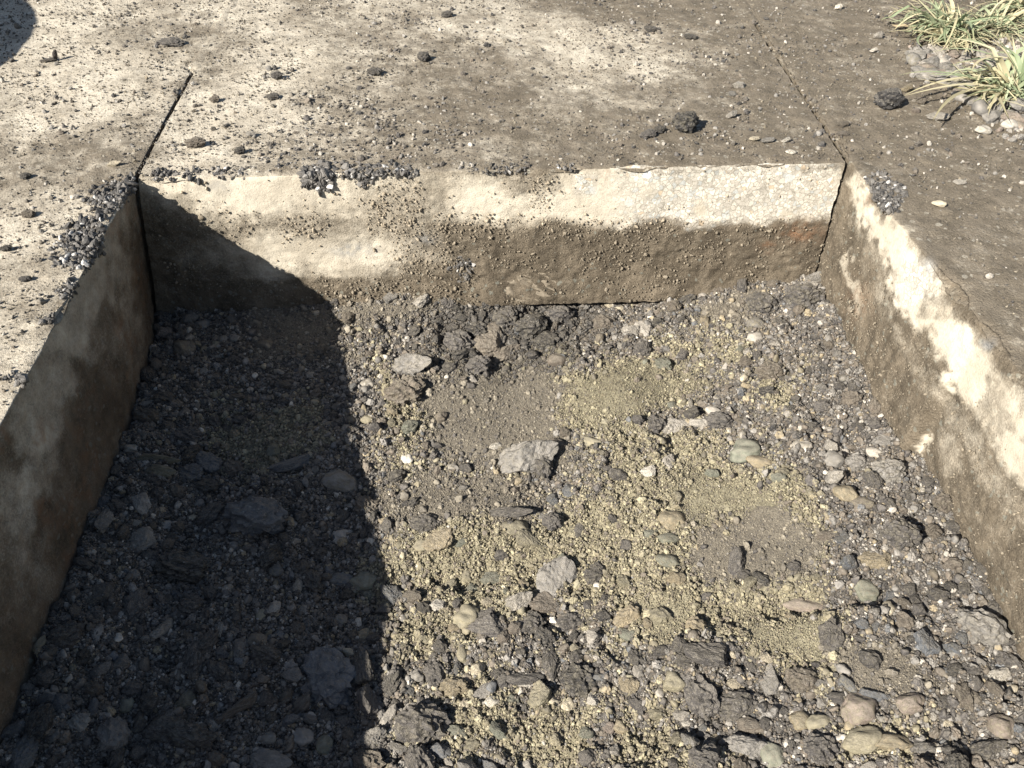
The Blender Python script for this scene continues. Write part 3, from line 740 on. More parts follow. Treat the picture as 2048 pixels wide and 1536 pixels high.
# stones of the pit, one by one: pixel, width, depth on the picture, colour, shape, turn, where it lies
PIT = [
 (1052, 920, 88, 80, 'grey', 'angular', .3, 'large {} rock with darker right side in middle of pit'),
 (1082, 930, 44, 60, 'dark', 'lumpy', .3, '{} lump stuck to right side of the large grey rock'),
 (818, 738, 74, 56, 'grey', 'angular', -.2, '{} crusted rock near shadow edge in upper pit'),
 (810, 792, 62, 50, 'brown', 'lumpy', .2, '{} lump just below the crusted rock at shadow edge'),
 (848, 612, 34, 30, 'pale', 'angular', .5, '{} stone under the back wall, left of the dark heap'),
 (1488, 905, 52, 44, 'green', 'round', .4, '{} rounded cobble touching an oval tan pebble'),
 (1521, 927, 50, 26, 'tan', 'round', -.1, 'oval {} pebble touching the grey-green cobble'),
 (1601, 893, 34, 24, 'pale', 'round', -.3, '{} pebble alone on brown grit right of the cobble'),
 (1347, 858, 50, 40, 'pale', 'angular', .1, '{} angular stone, left of a pair in middle right'),
 (1402, 850, 32, 26, 'pale', 'angular', -.3, '{} flat stone, right of a pair in middle right'),
 (1510, 652, 32, 30, 'grey', 'round', 0, '{} stone above a paler one below the right end of back wall'),
 (1512, 680, 40, 28, 'pale', 'round', .1, '{} pebble below the right end of the back wall'),
 (1555, 677, 15, 16, 'cream', 'angular', .2, 'tiny {} chip beside the pale pebble, upper right'),
 (1495, 702, 14, 14, 'white', 'angular', .4, 'tiny {} chip below the pale pebble, upper right'),
 (1600, 600, 56, 50, 'dark', 'lumpy', .4, '{} lump in the back right corner of the pit'),
 (1625, 560, 34, 26, 'grey', 'angular', .2, '{} chunk at foot of the corner crack'),
 (1520, 610, 46, 54, 'dark', 'lumpy', .1, '{} lump under the back wall near its right end'),
 (1540, 742, 44, 40, 'brown', 'lumpy', .1, '{} lump casting a black shadow, upper right of pit'),
 (1664, 925, 30, 48, 'grey', 'round', 1.4, 'upright {} oval stone near the right wall'),
 (1775, 950, 52, 58, 'grey', 'lumpy', .9, '{} lump near the wall step at right'),
 (1708, 930, 40, 30, 'grey', 'lumpy', .3, '{} lump between two larger grey ones at right'),
 (1770, 882, 34, 26, 'grey', 'angular', 0, '{} chunk at foot of right wall above the step'),
 (1755, 905, 36, 22, 'pale', 'round', -.3, '{} flat pebble under the chunk at foot of right wall'),
 (1345, 1045, 50, 40, 'tan', 'round', .1, 'round {} cobble in the olive sand, topmost of three'),
 (1336, 1080, 40, 26, 'green', 'round', .1, '{} pebble under the round tan cobble'),
 (1335, 1124, 42, 28, 'green', 'round', -.1, '{} pebble in olive sand, lowest of three'),
 (1400, 1130, 16, 12, 'grey', 'round', 0, 'small {} pebble between sand and brown disc'),
 (875, 1082, 44, 58, 'tan', 'angular', .2, 'yellowish {} stone beside the shadow edge'),
 (847, 1095, 24, 38, 'olive', 'round', 1.3, '{} pebble leaning on the yellowish tan stone'),
 (1030, 1058, 46, 34, 'olive', 'round', .1, '{} dusty cobble below the dark flat stone'),
 (1020, 1026, 62, 26, 'dark', 'angular', 0, 'flat {} stone along the soil ledge'),
 (1105, 1045, 34, 34, 'dark', 'lumpy', 0, '{} lump right of the flat stone at the ledge'),
 (1085, 1035, 26, 20, 'grey', 'lumpy', 0, 'small {} lump at the ledge'),
 (850, 1050, 44, 32, 'dark', 'lumpy', 0, '{} lump where the ledge meets the shadow'),
 (1110, 1170, 58, 88, 'grey', 'angular', -.6, 'long {} slab of asphalt lying askew in sand'),
 (1095, 1215, 60, 42, 'brown', 'angular', .1, '{} angular chunk under the long slab'),
 (1035, 1205, 44, 40, 'pale', 'angular', .5, '{} rough stone left of the brown chunk'),
 (878, 1214, 28, 24, 'white', 'angular', .2, '{} stone in the olive sand near the shadow'),
 (978, 1206, 24, 18, 'cream', 'angular', .2, 'small {} chip left of the pale rough stone'),
 (932, 1236, 42, 42, 'olive', 'round', .2, '{} round cobble below the small cream chip'),
 (1196, 1173, 15, 15, 'white', 'round', 0, 'tiny {} pebble right of the long asphalt slab'),
 (750, 1103, 15, 15, 'white', 'angular', 0, 'tiny {} pebble lying right on the shadow edge'),
 (1060, 1250, 48, 44, 'dark', 'lumpy', 0, '{} lump below the brown angular chunk'),
 (1145, 1245, 56, 40, 'dark', 'lumpy', .4, '{} lump right of the brown angular chunk'),
 (1190, 1150, 46, 34, 'dark', 'lumpy', .5, '{} lump upper right of the long slab'),
 (1210, 1200, 22, 22, 'dark', 'angular', .5, 'small {} chunk under the tiny white pebble'),
 (975, 1230, 34, 34, 'dark', 'angular', .3, '{} chunk right of the olive cobble'),
 (955, 1340, 26, 26, 'cream', 'round', 0, '{} round pebble above the bottom gravel, left of centre'),
 (835, 1352, 24, 28, 'grey', 'round', 1.2, '{} smooth pebble left of the cream one'),
 (872, 1350, 34, 62, 'dark', 'lumpy', 0, 'tall {} lump in the lower left of sunlit gravel'),
 (965, 1385, 32, 30, 'grey', 'angular', .3, '{} stone under the cream round pebble'),
 (820, 1425, 46, 28, 'pale', 'round', .1, '{} oval stone near bottom of shadow edge'),
 (845, 1452, 88, 70, 'dark', 'lumpy', .1, 'big {} asphalt clump under the pale oval stone'),
 (744, 1478, 44, 46, 'grey', 'angular', .3, '{} stone half in sun at the bottom left'),
 (775, 1470, 20, 20, 'cream', 'round', .3, 'small {} pebble right of the half-lit stone'),
 (985, 1404, 24, 22, 'white', 'round', 0, '{} pebble below the grey stone in bottom gravel'),
 (930, 1408, 18, 20, 'cream', 'round', 0, 'small {} pebble left of the white one'),
 (1055, 1362, 58, 30, 'dark', 'angular', -.1, '{} slab with a pale lower edge in bottom gravel'),
 (1060, 1375, 50, 8, 'white', 'angular', -.12, 'thin {} chip along the edge of a dark slab'),
 (1082, 1392, 50, 44, 'olive', 'angular', .6, '{} angular stone left of two cream pebbles'),
 (1109, 1407, 24, 28, 'cream', 'round', 1, '{} pebble, left of a close pair'),
 (1136, 1410, 22, 24, 'cream', 'round', 0, '{} pebble, right of a close pair'),
 (1185, 1402, 24, 32, 'white', 'angular', 1.2, '{} upright stone right of the cream pair'),
 (1215, 1455, 20, 28, 'pink', 'angular', .1, '{} block wedged against a tan stone'),
 (1240, 1455, 30, 28, 'tan', 'round', 0, '{} stone beside the pinkish block'),
 (1102, 1325, 34, 80, 'dark', 'angular', -.3, 'long {} shard standing above the bottom gravel'),
 (1160, 1365, 62, 56, 'charcoal', 'lumpy', -.3, '{} lump right of the long shard'),
 (1195, 1357, 36, 16, 'blue', 'round', -.1, 'thin {} stone on the black lump'),
 (1256, 1372, 28, 42, 'tan', 'angular', .2, '{} stone upright, right of the thin bluish one'),
 (1347, 1370, 46, 44, 'olive', 'round', .1, '{} sandy cobble in lower middle gravel'),
 (1402, 1398, 66, 82, 'dark', 'lumpy', .2, 'tall {} rock right of the sandy cobble'),
 (1468, 1413, 62, 50, 'dark', 'lumpy', .1, '{} rock next to the tall one'),
 (1420, 1315, 84, 50, 'dark', 'angular', -.35, 'broad {} slab at the head of the bottom gravel'),
 (1465, 1368, 24, 22, 'cream', 'angular', 0, '{} stone between the dark rocks'),
 (1372, 1325, 40, 32, 'dark', 'lumpy', 0, '{} lump left under the broad slab'),
 (1530, 1317, 24, 26, 'cream', 'angular', -.4, '{} chip above the tall grey stone, lower right'),
 (1541, 1362, 36, 60, 'grey', 'angular', .1, 'tall {} stone in lower right gravel'),
 (1604, 1358, 46, 42, 'brown', 'lumpy', 0, '{} lump right of the tall grey stone'),
 (1640, 1368, 30, 18, 'grey', 'angular', 0, 'flat {} stone right of the brown lump'),
 (1694, 1369, 40, 20, 'blue', 'round', -.9, 'leaning {} sliver in lower right gravel'),
 (1752, 1395, 44, 24, 'blue', 'angular', -.4, 'leaning {} slab beside the big tan cobble'),
 (1720, 1424, 76, 60, 'pink', 'round', 0, 'largest {} smooth cobble in lower right gravel'),
 (1599, 1446, 38, 38, 'tan', 'round', .1, '{} round stone left of the largest cobble'),
 (1638, 1450, 44, 34, 'olive', 'round', .1, '{} stone between the tan one and largest cobble'),
 (1784, 1487, 70, 34, 'tan', 'round', 0, 'long flat {} cobble near the bottom right'),
 (1724, 1482, 62, 50, 'olive', 'round', .1, '{} dusty cobble under the largest cobble'),
 (1818, 1410, 54, 36, 'pink', 'round', 0, '{} oval stone right of the largest cobble'),
 (1990, 1355, 44, 34, 'white', 'angular', .2, 'bright {} angular stone by the right wall'),
 (1753, 1117, 58, 36, 'tan', 'angular', -.1, 'yellowish {} stone alone near the right wall'),
 (1793, 1264, 15, 15, 'white', 'angular', 0, 'tiny {} chip in dark grit, lower right'),
 (1731, 1183, 34, 42, 'green', 'round', .8, '{} stone casting a round shadow, right of brown disc'),
 (1607, 1213, 62, 30, 'pink', 'round', -.1, '{} hump of stone under the brown disc'),
 (1954, 1262, 76, 64, 'grey', 'lumpy', -.4, 'large {} rough rock against the right wall'),
 (1899, 1457, 20, 28, 'cream', 'round', .2, '{} upright pebble near the bottom right'),
 (1866, 1430, 14, 18, 'white', 'angular', .7, 'tiny {} chip by the pinkish oval stone'),
 (1836, 1357, 16, 14, 'white', 'round', -.4, 'tiny {} pebble on brown soil, lower right'),
 (2002, 1455, 50, 44, 'pink', 'round', 0, '{} worn stone at the far bottom right'),
 (1767, 1440, 24, 14, 'white', 'angular', 0, 'small {} flake against the largest cobble'),
 (1497, 1493, 66, 44, 'grey', 'angular', 0, '{} rock at the bottom edge right of centre'),
 (1410, 1523, 64, 50, 'dark', 'lumpy', 0, '{} rock cut by the bottom of the picture'),
 (1545, 1515, 38, 50, 'green', 'round', 0, '{} upright stone at the bottom edge'),
 (1563, 1425, 30, 40, 'dark', 'angular', 0, '{} chunk left of the tan round stone'),
 (1640, 1500, 60, 50, 'dark', 'lumpy', 0, '{} clump below the tan round stone'),
 (1424, 1479, 24, 22, 'tan', 'round', 0, 'small {} pebble under the dark rocks'),
 (1374, 1447, 18, 14, 'white', 'angular', 0, 'small {} flake under the tall dark rock'),
 (1850, 1500, 66, 34, 'grey', 'angular', .1, '{} slab by the deep shadow at bottom right'),
 (1800, 1073, 62, 56, 'dark', 'lumpy', 0, '{} rounded lump by the right wall, halfway down'),
 (1724, 1011, 28, 44, 'brown', 'round', 1.5, '{} upright stone in dark gravel at right'),
 (1690, 990, 40, 40, 'tan', 'round', 0, 'dusty {} cobble left of the brown upright stone'),
 (1685, 1078, 28, 26, 'blue', 'angular', .2, '{} chunk right of the brown disc'),
 (1655, 1073, 36, 26, 'brown', 'angular', .1, '{} flat chunk with a shadow on its right'),
 (1220, 610, 20, 16, 'cream', 'angular', 0, '{} chip under the back wall, right of the dark heap'),
 (1285, 655, 28, 40, 'pale', 'angular', .4, '{} angular stone under the back wall, farthest right of three'),
 (1208, 650, 36, 30, 'brown', 'lumpy', 0, '{} lump right of the dark heap'),
 (1265, 665, 30, 24, 'pale', 'angular', 0, '{} stone under the back wall, middle of three'),
 (1237, 622, 22, 16, 'cream', 'round', .3, '{} oval pebble beneath the crack under the wall'),
 (980, 690, 52, 80, 'brown', 'angular', .1, 'tallest {} chunk in the dark heap by back wall'),
 (1010, 640, 40, 40, 'dark', 'lumpy', 0, '{} lump at the top of the heap by back wall'),
 (915, 690, 44, 50, 'dark', 'lumpy', .3, '{} lump on left flank of the heap'),
 (955, 660, 34, 36, 'charcoal', 'lumpy', .3, '{} lump in the heap, left of the tallest chunk'),
 (1060, 660, 50, 44, 'charcoal', 'lumpy', .3, '{} lump in the heap, right of the tallest chunk'),
 (1095, 690, 44, 40, 'charcoal', 'angular', .1, '{} chunk on right flank of the heap'),
 (1010, 710, 44, 36, 'brown', 'angular', .5, '{} chunk at the foot of the tallest one'),
 (955, 735, 40, 34, 'dark', 'lumpy', .3, '{} lump at the front left of the heap'),
 (1120, 635, 40, 32, 'dark', 'lumpy', .3, '{} lump under the clay smear'),
 (1115, 722, 32, 30, 'brown', 'round', .3, '{} stone at the front right of the heap'),
 (925, 608, 30, 24, 'dark', 'lumpy', 0, '{} lump against the wall above the heap'),
 (735, 770, 24, 22, 'pale', 'round', .4, '{} pebble on the shadow edge, upper pit'),
 (735, 840, 20, 20, 'olive', 'round', 0, '{} pebble on the shadow edge, mid pit'),
 (815, 920, 20, 24, 'white', 'round', 0, '{} pebble lit just beyond the shadow edge'),
 (905, 935, 20, 14, 'pale', 'round', 0, 'small {} pebble left of the large grey rock'),
 (992, 893, 24, 14, 'white', 'round', .6, '{} oval pebble above the large grey rock'),
 (882, 837, 22, 22, 'brown', 'round', 0, '{} pebble in fine brown grit'),
 (1298, 942, 26, 24, 'white', 'angular', .2, '{} flake standing in the sand, middle right'),
 (1180, 885, 40, 26, 'olive', 'round', -.5, '{} smooth cobble half in the sand'),
 (1330, 930, 30, 34, 'pale', 'angular', 1, '{} stone right of the white flake'),
 (1240, 955, 36, 40, 'dark', 'angular', .4, '{} shard left of the white flake'),
 (1110, 895, 36, 36, 'brown', 'lumpy', 0, '{} lump upper right of the large grey rock'),
 (1310, 850, 34, 40, 'dark', 'lumpy', 0, '{} lump left of the pale pair'),
 (1385, 830, 30, 30, 'dark', 'angular', 0, '{} chunk between the pale pair'),
 (1435, 850, 40, 34, 'dark', 'lumpy', 0, '{} lump right of the pale pair'),
 # in the shade of the left wall
 (678, 965, 52, 68, 'grey', 'round', 1.4, 'smooth {} cobble in the shade beside the shadow edge'),
 (424, 940, 48, 44, 'blue', 'angular', .2, '{} rock in the shade, centre of the dark side'),
 (468, 940, 36, 34, 'brown', 'lumpy', .2, '{} lump in shade right of the bluish rock'),
 (380, 952, 42, 34, 'blue', 'lumpy', .2, '{} lump in shade left of the bluish rock'),
 (513, 1046, 94, 66, 'blue', 'lumpy', 0, 'broad {} rock in the shade, lower dark side'),
 (681, 1078, 40, 34, 'pale', 'round', .1, '{} pebble in shade right of the broad bluish rock'),
 (588, 928, 72, 26, 'blue', 'angular', .5, 'long {} shard in the shade'),
 (379, 641, 28, 24, 'grey', 'angular', .2, '{} stone in shade at the back left corner'),
 (407, 655, 30, 26, 'grey', 'round', .2, '{} stone in shade next to the corner one'),
 (328, 669, 26, 30, 'pink', 'angular', .2, '{} stone in shade touching the left wall'),
 (448, 682, 22, 20, 'grey', 'round', .2, 'small {} pebble in shade near the back wall'),
 (369, 698, 38, 40, 'brown', 'round', .2, '{} cobble in shade near the back left corner'),
 (431, 711, 22, 16, 'pale', 'angular', .3, '{} chip in shade near the back left corner'),
 (472, 680, 20, 18, 'pale', 'angular', .1, '{} knobby chip in shade below the back wall'),
 (533, 693, 28, 24, 'brown', 'round', .1, '{} pebble in shade below the back wall'),
 (403, 741, 22, 16, 'grey', 'round', .1, 'flat {} pebble in shade along the left wall'),
 (289, 808, 28, 16, 'pale', 'angular', .1, '{} stone in shade touching the foot of left wall'),
 (296, 836, 42, 34, 'brown', 'lumpy', .1, '{} lump in shade at the foot of left wall'),
 (304, 918, 78, 22, 'olive', 'angular', 0, 'long {} bar of stone in shade by the left wall'),
 (321, 944, 46, 32, 'olive', 'angular', 0, '{} block in shade below the long bar'),
 (266, 901, 30, 20, 'pale', 'round', 0, '{} pebble in shade left of the long bar'),
 (376, 874, 40, 32, 'dark', 'lumpy', .2, '{} lump in shade above the bluish rock'),
 (370, 1140, 104, 64, 'charcoal', 'lumpy', 0, 'largest {} mass in the deep shade'),
 (234, 1276, 20, 18, 'white', 'round', 0, 'small {} pebble in the deep shade'),
 (359, 1352, 24, 20, 'white', 'angular', 0, 'small {} rough chip low in the shade'),
 (242, 1327, 38, 28, 'grey', 'angular', .3, '{} flat stone low in the shade'),
 (200, 1342, 32, 28, 'grey', 'angular', .8, '{} stone left of the flat one in shade'),
 (655, 1362, 84, 104, 'blue', 'lumpy', .9, 'largest {} rock low in the shade'),
 (370, 1411, 36, 42, 'olive', 'angular', 1, '{} stone near the bottom of the shade'),
 (476, 1420, 84, 26, 'brown', 'angular', .5, 'long {} shard near the bottom of the shade'),
 (729, 1272, 30, 26, 'tan', 'round', .5, '{} pebble at the edge of the shade, lower pit'),
 (725, 1165, 44, 34, 'green', 'round', 0, '{} cobble in shade touching the shadow edge'),
 (680, 1160, 42, 26, 'blue', 'round', 0, '{} cobble in shade left of the grey-green one'),
 (681, 1240, 24, 22, 'grey', 'round', 0, 'small {} pebble in shade under two cobbles'),
 (604, 1477, 40, 38, 'grey', 'round', 0, '{} cobble at the bottom of the shade, right of a pair'),
 (535, 1477, 32, 22, 'grey', 'round', 0, '{} cobble at the bottom of the shade, left of a pair'),
 (227, 1470, 46, 60, 'grey', 'lumpy', 0, '{} lump at the bottom left corner region'),
 (157, 1447, 42, 32, 'pale', 'lumpy', 0, '{} crumbly lump in the bottom left corner region'),
 (179, 1155, 10, 20, 'white', 'angular', .8, 'thin {} sliver by the foot of the left wall'),
 (271, 1046, 20, 16, 'pale', 'angular', 0, 'small {} chip by the foot of the left wall'),
 (553, 1147, 28, 24, 'blue', 'round', 0, 'small {} pebble in the middle of the shade'),
 (513, 1283, 36, 30, 'brown', 'round', 0, '{} pebble in the lower middle of the shade'),
]
random.seed(21)
for (px, py, w, h, colr, shp, ang, lab) in PIT:
    p = on_bed(px, py)
    rx = px_size(p, w) / 2; ry = px_size(p, h) / 2 / .95
    kind = {'round': 'pebble', 'angular': 'stone', 'lumpy': 'asphalt_lump'}[shp]
    rz = min(rx, ry) * (.9 if shp != 'round' else .75)
    rz = max(rz, max(rx, ry) * .38)
    stone(p, rx * 1.12, ry * 1.12, rz * 1.15, shp, colr, kind, lab.format(WORD[colr]), 'stone', 'stones lying in the pit', ang, 3)
    placed.append((p[0], p[1], max(rx, ry)))

# the other larger stones of the bed
def damp_heap(px, py):
    return (1 - .55 * polymask(px, py, [(870, 610), (1010, 595), (1150, 600), (1240, 640), (1130, 740), (930, 760), (850, 690)], 30))[:, None]
NB = 900000
def sample_bed(n, seed, dens):
    r = np.random.default_rng(seed)
    x = r.uniform(-.03, 1.27, n); y = r.uniform(-1.35, .015, n)
    keep = (x > wall_left_x(y, np.full(n, -.27)) + .002) & (x < wall_right_x(y, np.full(n, -.26)) - .002)
    x = x[keep]; y = y[keep]
    z = bed_z(x, y); s, so_ = bed_masks(x, y, bed_z(x, y, False))
    px, py = proj(np.stack([x, y, z], -1)); dr = drift_mask(px, py, x, y); s = np.maximum(s, dr); global FLAT
    fl = np.maximum(so_, dr); z = z + smooth_soil(x, y, fl)
    d = dens(px, py, s, fl)
    k = r.uniform(0, 1, len(x)) < d
    FLAT = fl[k]
    return x[k], y[k], z[k], s[k], so_[k], px[k], py[k]

def dens_big(px, py, s, so_):
    d = (1 - .75 * s) * (1 - .95 * so_)
    d = d * (.55 + .45 * sstep(1150, 1400, py)) 
    heap = polymask(px, py, [(880, 600), (1130, 610), (1140, 730), (900, 750)], 20)
    return np.clip(np.maximum(d, heap), 0, 1)
x, y, z, s, so_, px, py = sample_bed(11800, 3, dens_big)
P_ = np.array(placed)
PXY = [tuple(q) for q in placed]
cell = {}
def near(xx, yy, r):
    cx, cy = int(xx / .06), int(yy / .06)
    for i in (-1, 0, 1):
        for j in (-1, 0, 1):
            for (a, b, q) in cell.get((cx + i, cy + j), ()):
                if (a - xx) ** 2 + (b - yy) ** 2 < (.82 * (q + r)) ** 2: return True
    return False
def add(xx, yy, r): cell.setdefault((int(xx / .06), int(yy / .06)), []).append((xx, yy, r))
for q in PXY: add(*q)
cands = []
rr = np.random.default_rng(5)
R = .0058 * np.exp(rr.normal(0, .50, len(x))); R = np.clip(R, .0035, .018) * np.interp(py, [600, 1000, 1400], [.85, .95, 1.12])
order = np.argsort(-R)
vis = (px > -30) & (px < 2080) & (py < 1570)
for i in order:
    if near(x[i], y[i], R[i]): continue
    add(x[i], y[i], R[i]); cands.append(i)
FILL = [('asphalt_lump', 'lumpy', ('dark', 'dark', 'charcoal', 'brown')), ('stone', 'angular', ('grey', 'dark', 'dark', 'pale', 'blue')), ('pebble', 'round', ('tan', 'grey', 'olive', 'pale', 'green', 'brown', 'cream'))]
def zone(px, py):
    if px < 740 and py < 1000: return 'the shaded back left of the pit'
    if px < 740: return 'the near half of the shaded strip'
    if py < 760 and px < 1250: return 'the dark heap below the back wall'
    if px > 1480 and py < 960: return 'the dusty back right corner'
    if px > 1640: return 'the gravel along the right wall'
    if py > 1290: return 'the sunlit gravel at the near end'
    return 'the olive sand in the middle of the pit'
NOUN = {'asphalt_lump': 'crumbly asphalt lump', 'stone': 'broken angular stone', 'pebble': 'worn rounded pebble'}
LBL = {'asphalt_lump': 'crumbly dark asphalt lump bedded in the pit gravel', 'stone': 'broken angular stone bedded in the pit gravel', 'pebble': 'smooth rounded pebble bedded in the pit gravel'}
count = {'asphalt_lump': 0, 'stone': 0, 'pebble': 0}
lim = {'asphalt_lump': 240, 'stone': 200, 'pebble': 110}
rest = []
for i in cands:
    kind, shp, cols = random.choices(FILL, (5, 3.4, 1.2))[0]
    if count[kind] >= lim[kind] or not vis[i]: rest.append(i); continue
    count[kind] += 1
    cc = random.choice(cols)
    if damp_heap(px[i:i+1], py[i:i+1])[0, 0] < .6: cc = 'charcoal'
    if kind == 'pebble' and R[i] > .011: kind, shp, cols = FILL[1]; cc = random.choice(cols)
    if s[i] > .5: cc = random.choice(('olive', 'tan', 'dark', 'green'))
    r_ = R[i]
    stone((x[i], y[i], z[i]), r_ * random.uniform(1.0, 1.3), r_ * random.uniform(.8, 1.1), r_ * random.uniform(.7, .95), shp, cc, kind,
          f"{'larger ' if r_ > .012 else 'small '}{WORD[cc]} {NOUN[kind]} in {zone(px[i], py[i])}", 'stone', f"{'larger ' if r_ > .012 else 'small '}{WORD[cc]} {NOUN[kind]}s in {zone(px[i], py[i])}", random.uniform(0, 6.28), 2 if r_ < .014 else 3, .5, .3)
rest = np.array(rest, int)

def palette(n, s, so_, r, fine=False):
    base = np.array([C['dark'], C['dark'], C['charcoal'], C['brown'], C['grey'], C['grey'], C['pale'], C['white'], C['tan'], C['blue']])
    w = np.array([.24, .14, .09, .24, .12, .07, .040, .011, .04, .03]); w /= w.sum()
    c = base[r.choice(len(base), n, p=w)]
    ol = np.array([C['olive'], (.125, .11, .074), (.22, .19, .125), (.35, .315, .21), (.21, .184, .12), C['brown'], (.30, .268, .175)])[r.integers(0, 7, n)]
    bs = np.array([(.15, .13, .10), (.18, .157, .12), (.13, .115, .092), (.25, .222, .172), C['dark']])[r.integers(0, 5, n)]
    m = r.uniform(0, 1, n) < np.clip(s * 1.25, 0, .95); c = np.where(m[:, None], ol, c)
    m = r.uniform(0, 1, n) < np.clip(so_ * 1.1, 0, .95); c = np.where(m[:, None], bs, c)
    return c * r.uniform(.65, 1.25, (n, 1))

r = np.random.default_rng(77)
scatter('gravel', C_GRIT, np.stack([x[rest], y[rest], z[rest] + R[rest] * .25], -1), R[rest] * .95, palette(len(rest), s[rest], so_[rest], r) * damp_heap(px[rest], py[rest]), 'mixed gravel stones bedded over the whole pit floor')
def dens_mid(px, py, s, so_): return (1 - .86 * s) * (1 - .9 * so_) * .9
x, y, z, s, so_, px, py = sample_bed(81000, 9, dens_mid)
R = np.clip(.0029 * np.exp(r.normal(0, .38, len(x))), .0016, .0075)
scatter('small_gravel', C_GRIT, np.stack([x, y, z + R * .15], -1), R, palette(len(x), s, so_, r) * damp_heap(px, py), 'small gravel covering the pit floor')
def dens_fine(px, py, s, so_): return np.clip(.85 + .15 * s - .1 * so_, 0, 1)
x, y, z, s, so_, px, py = sample_bed(680000, 19, dens_fine)
clump = sstep(-.15, .25, fbm(x, y, 90, 2, 12))
R = np.clip(.00145 * np.exp(r.normal(0, .42, len(x))), .0007, .0046) * (1 + .25 * clump * s) * (1 - .45 * FLAT) * (1 - .22 * s) * .86
scatter('grit', C_FINE, np.stack([x, y, z + R * .35 + .0025 * clump * s * (1 - FLAT) + .0015 * (1 - so_) * np.random.default_rng(2).uniform(0, 1, len(x))], -1), R, palette(len(x), s, so_, r) * damp_heap(px, py), 'fine olive and brown grit between the pit stones')

# ------------------------------------------------------------------ stones on the pavement
TOP = [
 (1370, 258, 48, 40, 'charcoal', 'lumpy', .3, 'large {} asphalt chunk behind the pit with long shadow'),
 (1320, 264, 20, 16, 'dark', 'lumpy', .3, 'small {} crumb left of the large chunk'),
 (1296, 273, 26, 16, 'dark', 'lumpy', .3, '{} crumb farthest left beside the large chunk'),
 (1774, 213, 42, 36, 'charcoal', 'lumpy', .2, 'lone {} asphalt chunk left of the grass'),
 (345, 90, 38, 14, 'dark', 'lumpy', .2, 'long low {} asphalt crumb on pale concrete, far left'),
 (848, 120, 24, 18, 'dark', 'lumpy', .2, '{} asphalt chunk on pavement top centre'),
 (750, 148, 24, 14, 'dark', 'lumpy', .2, '{} asphalt chunk lower left of the top centre one'),
 (392, 292, 30, 18, 'brown', 'lumpy', .2, '{} crumb right of the left saw joint'),
 (554, 156, 17, 14, 'dark', 'lumpy', .2, 'small {} crumb on pale concrete right of the joint end'),
 (430, 202, 16, 12, 'brown', 'lumpy', .2, 'small {} crumb on white concrete by the joint'),
 (500, 271, 16, 12, 'pale', 'angular', .2, 'small {} chip with a pointed shadow'),
 (481, 305, 17, 14, 'charcoal', 'lumpy', .2, 'small {} crumb near the back edge, left'),
 (546, 197, 20, 12, 'dark', 'lumpy', .2, 'small {} crumb above the scattered crumbs'),
 (894, 33, 17, 11, 'dark', 'lumpy', .2, 'small {} crumb at the very top centre'),
 (52, 356, 18, 13, 'dark', 'lumpy', .2, '{} crumb on the left slab, upper'),
 (58, 432, 26, 15, 'brown', 'lumpy', .2, '{} crumb on the left slab above the pale patch'),
 (14, 500, 18, 12, 'charcoal', 'lumpy', .2, '{} crumb at the left border'),
 (52, 560, 20, 10, 'charcoal', 'lumpy', .2, 'flat {} crumb low on the left slab'),
 (228, 331, 20, 12, 'cream', 'angular', .2, '{} chip left of the pit corner'),
 (1302, 61, 24, 10, 'dark', 'lumpy', .1, 'flat {} crumb at top, right of centre'),
 (1381, 77, 24, 9, 'dark', 'lumpy', .1, 'flat {} crumb at top beside the other flat one'),
 (1479, 174, 20, 12, 'pale', 'angular', .1, '{} chip left of the right joint'),
 (1464, 190, 15, 12, 'grey', 'angular', .1, '{} chip under the pale one left of the right joint'),
 (1462, 234, 18, 15, 'pale', 'angular', .6, '{} upright chip behind the pit, right'),
 (1506, 281, 16, 12, 'cream', 'angular', .1, '{} chip near the back edge, first of a row'),
 (1533, 284, 20, 13, 'grey', 'angular', .1, '{} chip near the back edge, second of a row'),
 (1573, 283, 18, 11, 'white', 'angular', .1, '{} chip near the back edge, third of a row'),
 (1581, 307, 18, 10, 'white', 'round', .1, '{} flat pebble close above the back edge'),
 (1685, 251, 20, 10, 'brown', 'lumpy', .1, '{} crumb right of the right joint, upper'),
 (1685, 270, 20, 8, 'brown', 'lumpy', .1, '{} crumb right of the right joint, lower'),
 (1677, 17, 13, 10, 'white', 'round', .1, '{} pebble at the top, left of the grass'),
 (1757, 76, 15, 13, 'pale', 'angular', .1, '{} pebble between the joint and the grass'),
 (1748, 103, 15, 9, 'white', 'angular', .1, '{} chip between the joint and the grass'),
 (1814, 182, 24, 17, 'tan', 'angular', .1, '{} chip right above the lone black chunk'),
 (1842, 206, 20, 14, 'brown', 'lumpy', .1, '{} crumb under the long dry blades'),
 (1871, 238, 32, 18, 'pale', 'angular', -.1, '{} flat stone below the grass'),
 (1965, 265, 26, 16, 'pale', 'round', -.1, '{} stone at the right, below the grass'),
 (1877, 411, 20, 13, 'cream', 'round', -.5, '{} oval pebble right of the chipped edge'),
 (1916, 367, 20, 11, 'pale', 'angular', 0, '{} chip on the right slab'),
 (1832, 224, 14, 9, 'pink', 'angular', 0, 'small {} chip below the tan one'),
]
random.seed(4)
for (px, py, w, h, colr, shp, ang, lab) in TOP:
    p = at(px, py, 2, .002)
    rx = px_size(p, w) / 2; rz = px_size(p, h) / 2 * 1.05; ry = (rx + rz) / 2 * .9
    stone(p, rx * 1.15, ry * 1.1, max(rz * 1.1, rx * .5), shp, colr, 'pavement_stone' if shp != 'lumpy' else 'asphalt_crumb', lab.format(WORD[colr]), 'stone', 'crumbs lying on the pavement', ang, 3, .2, .0)

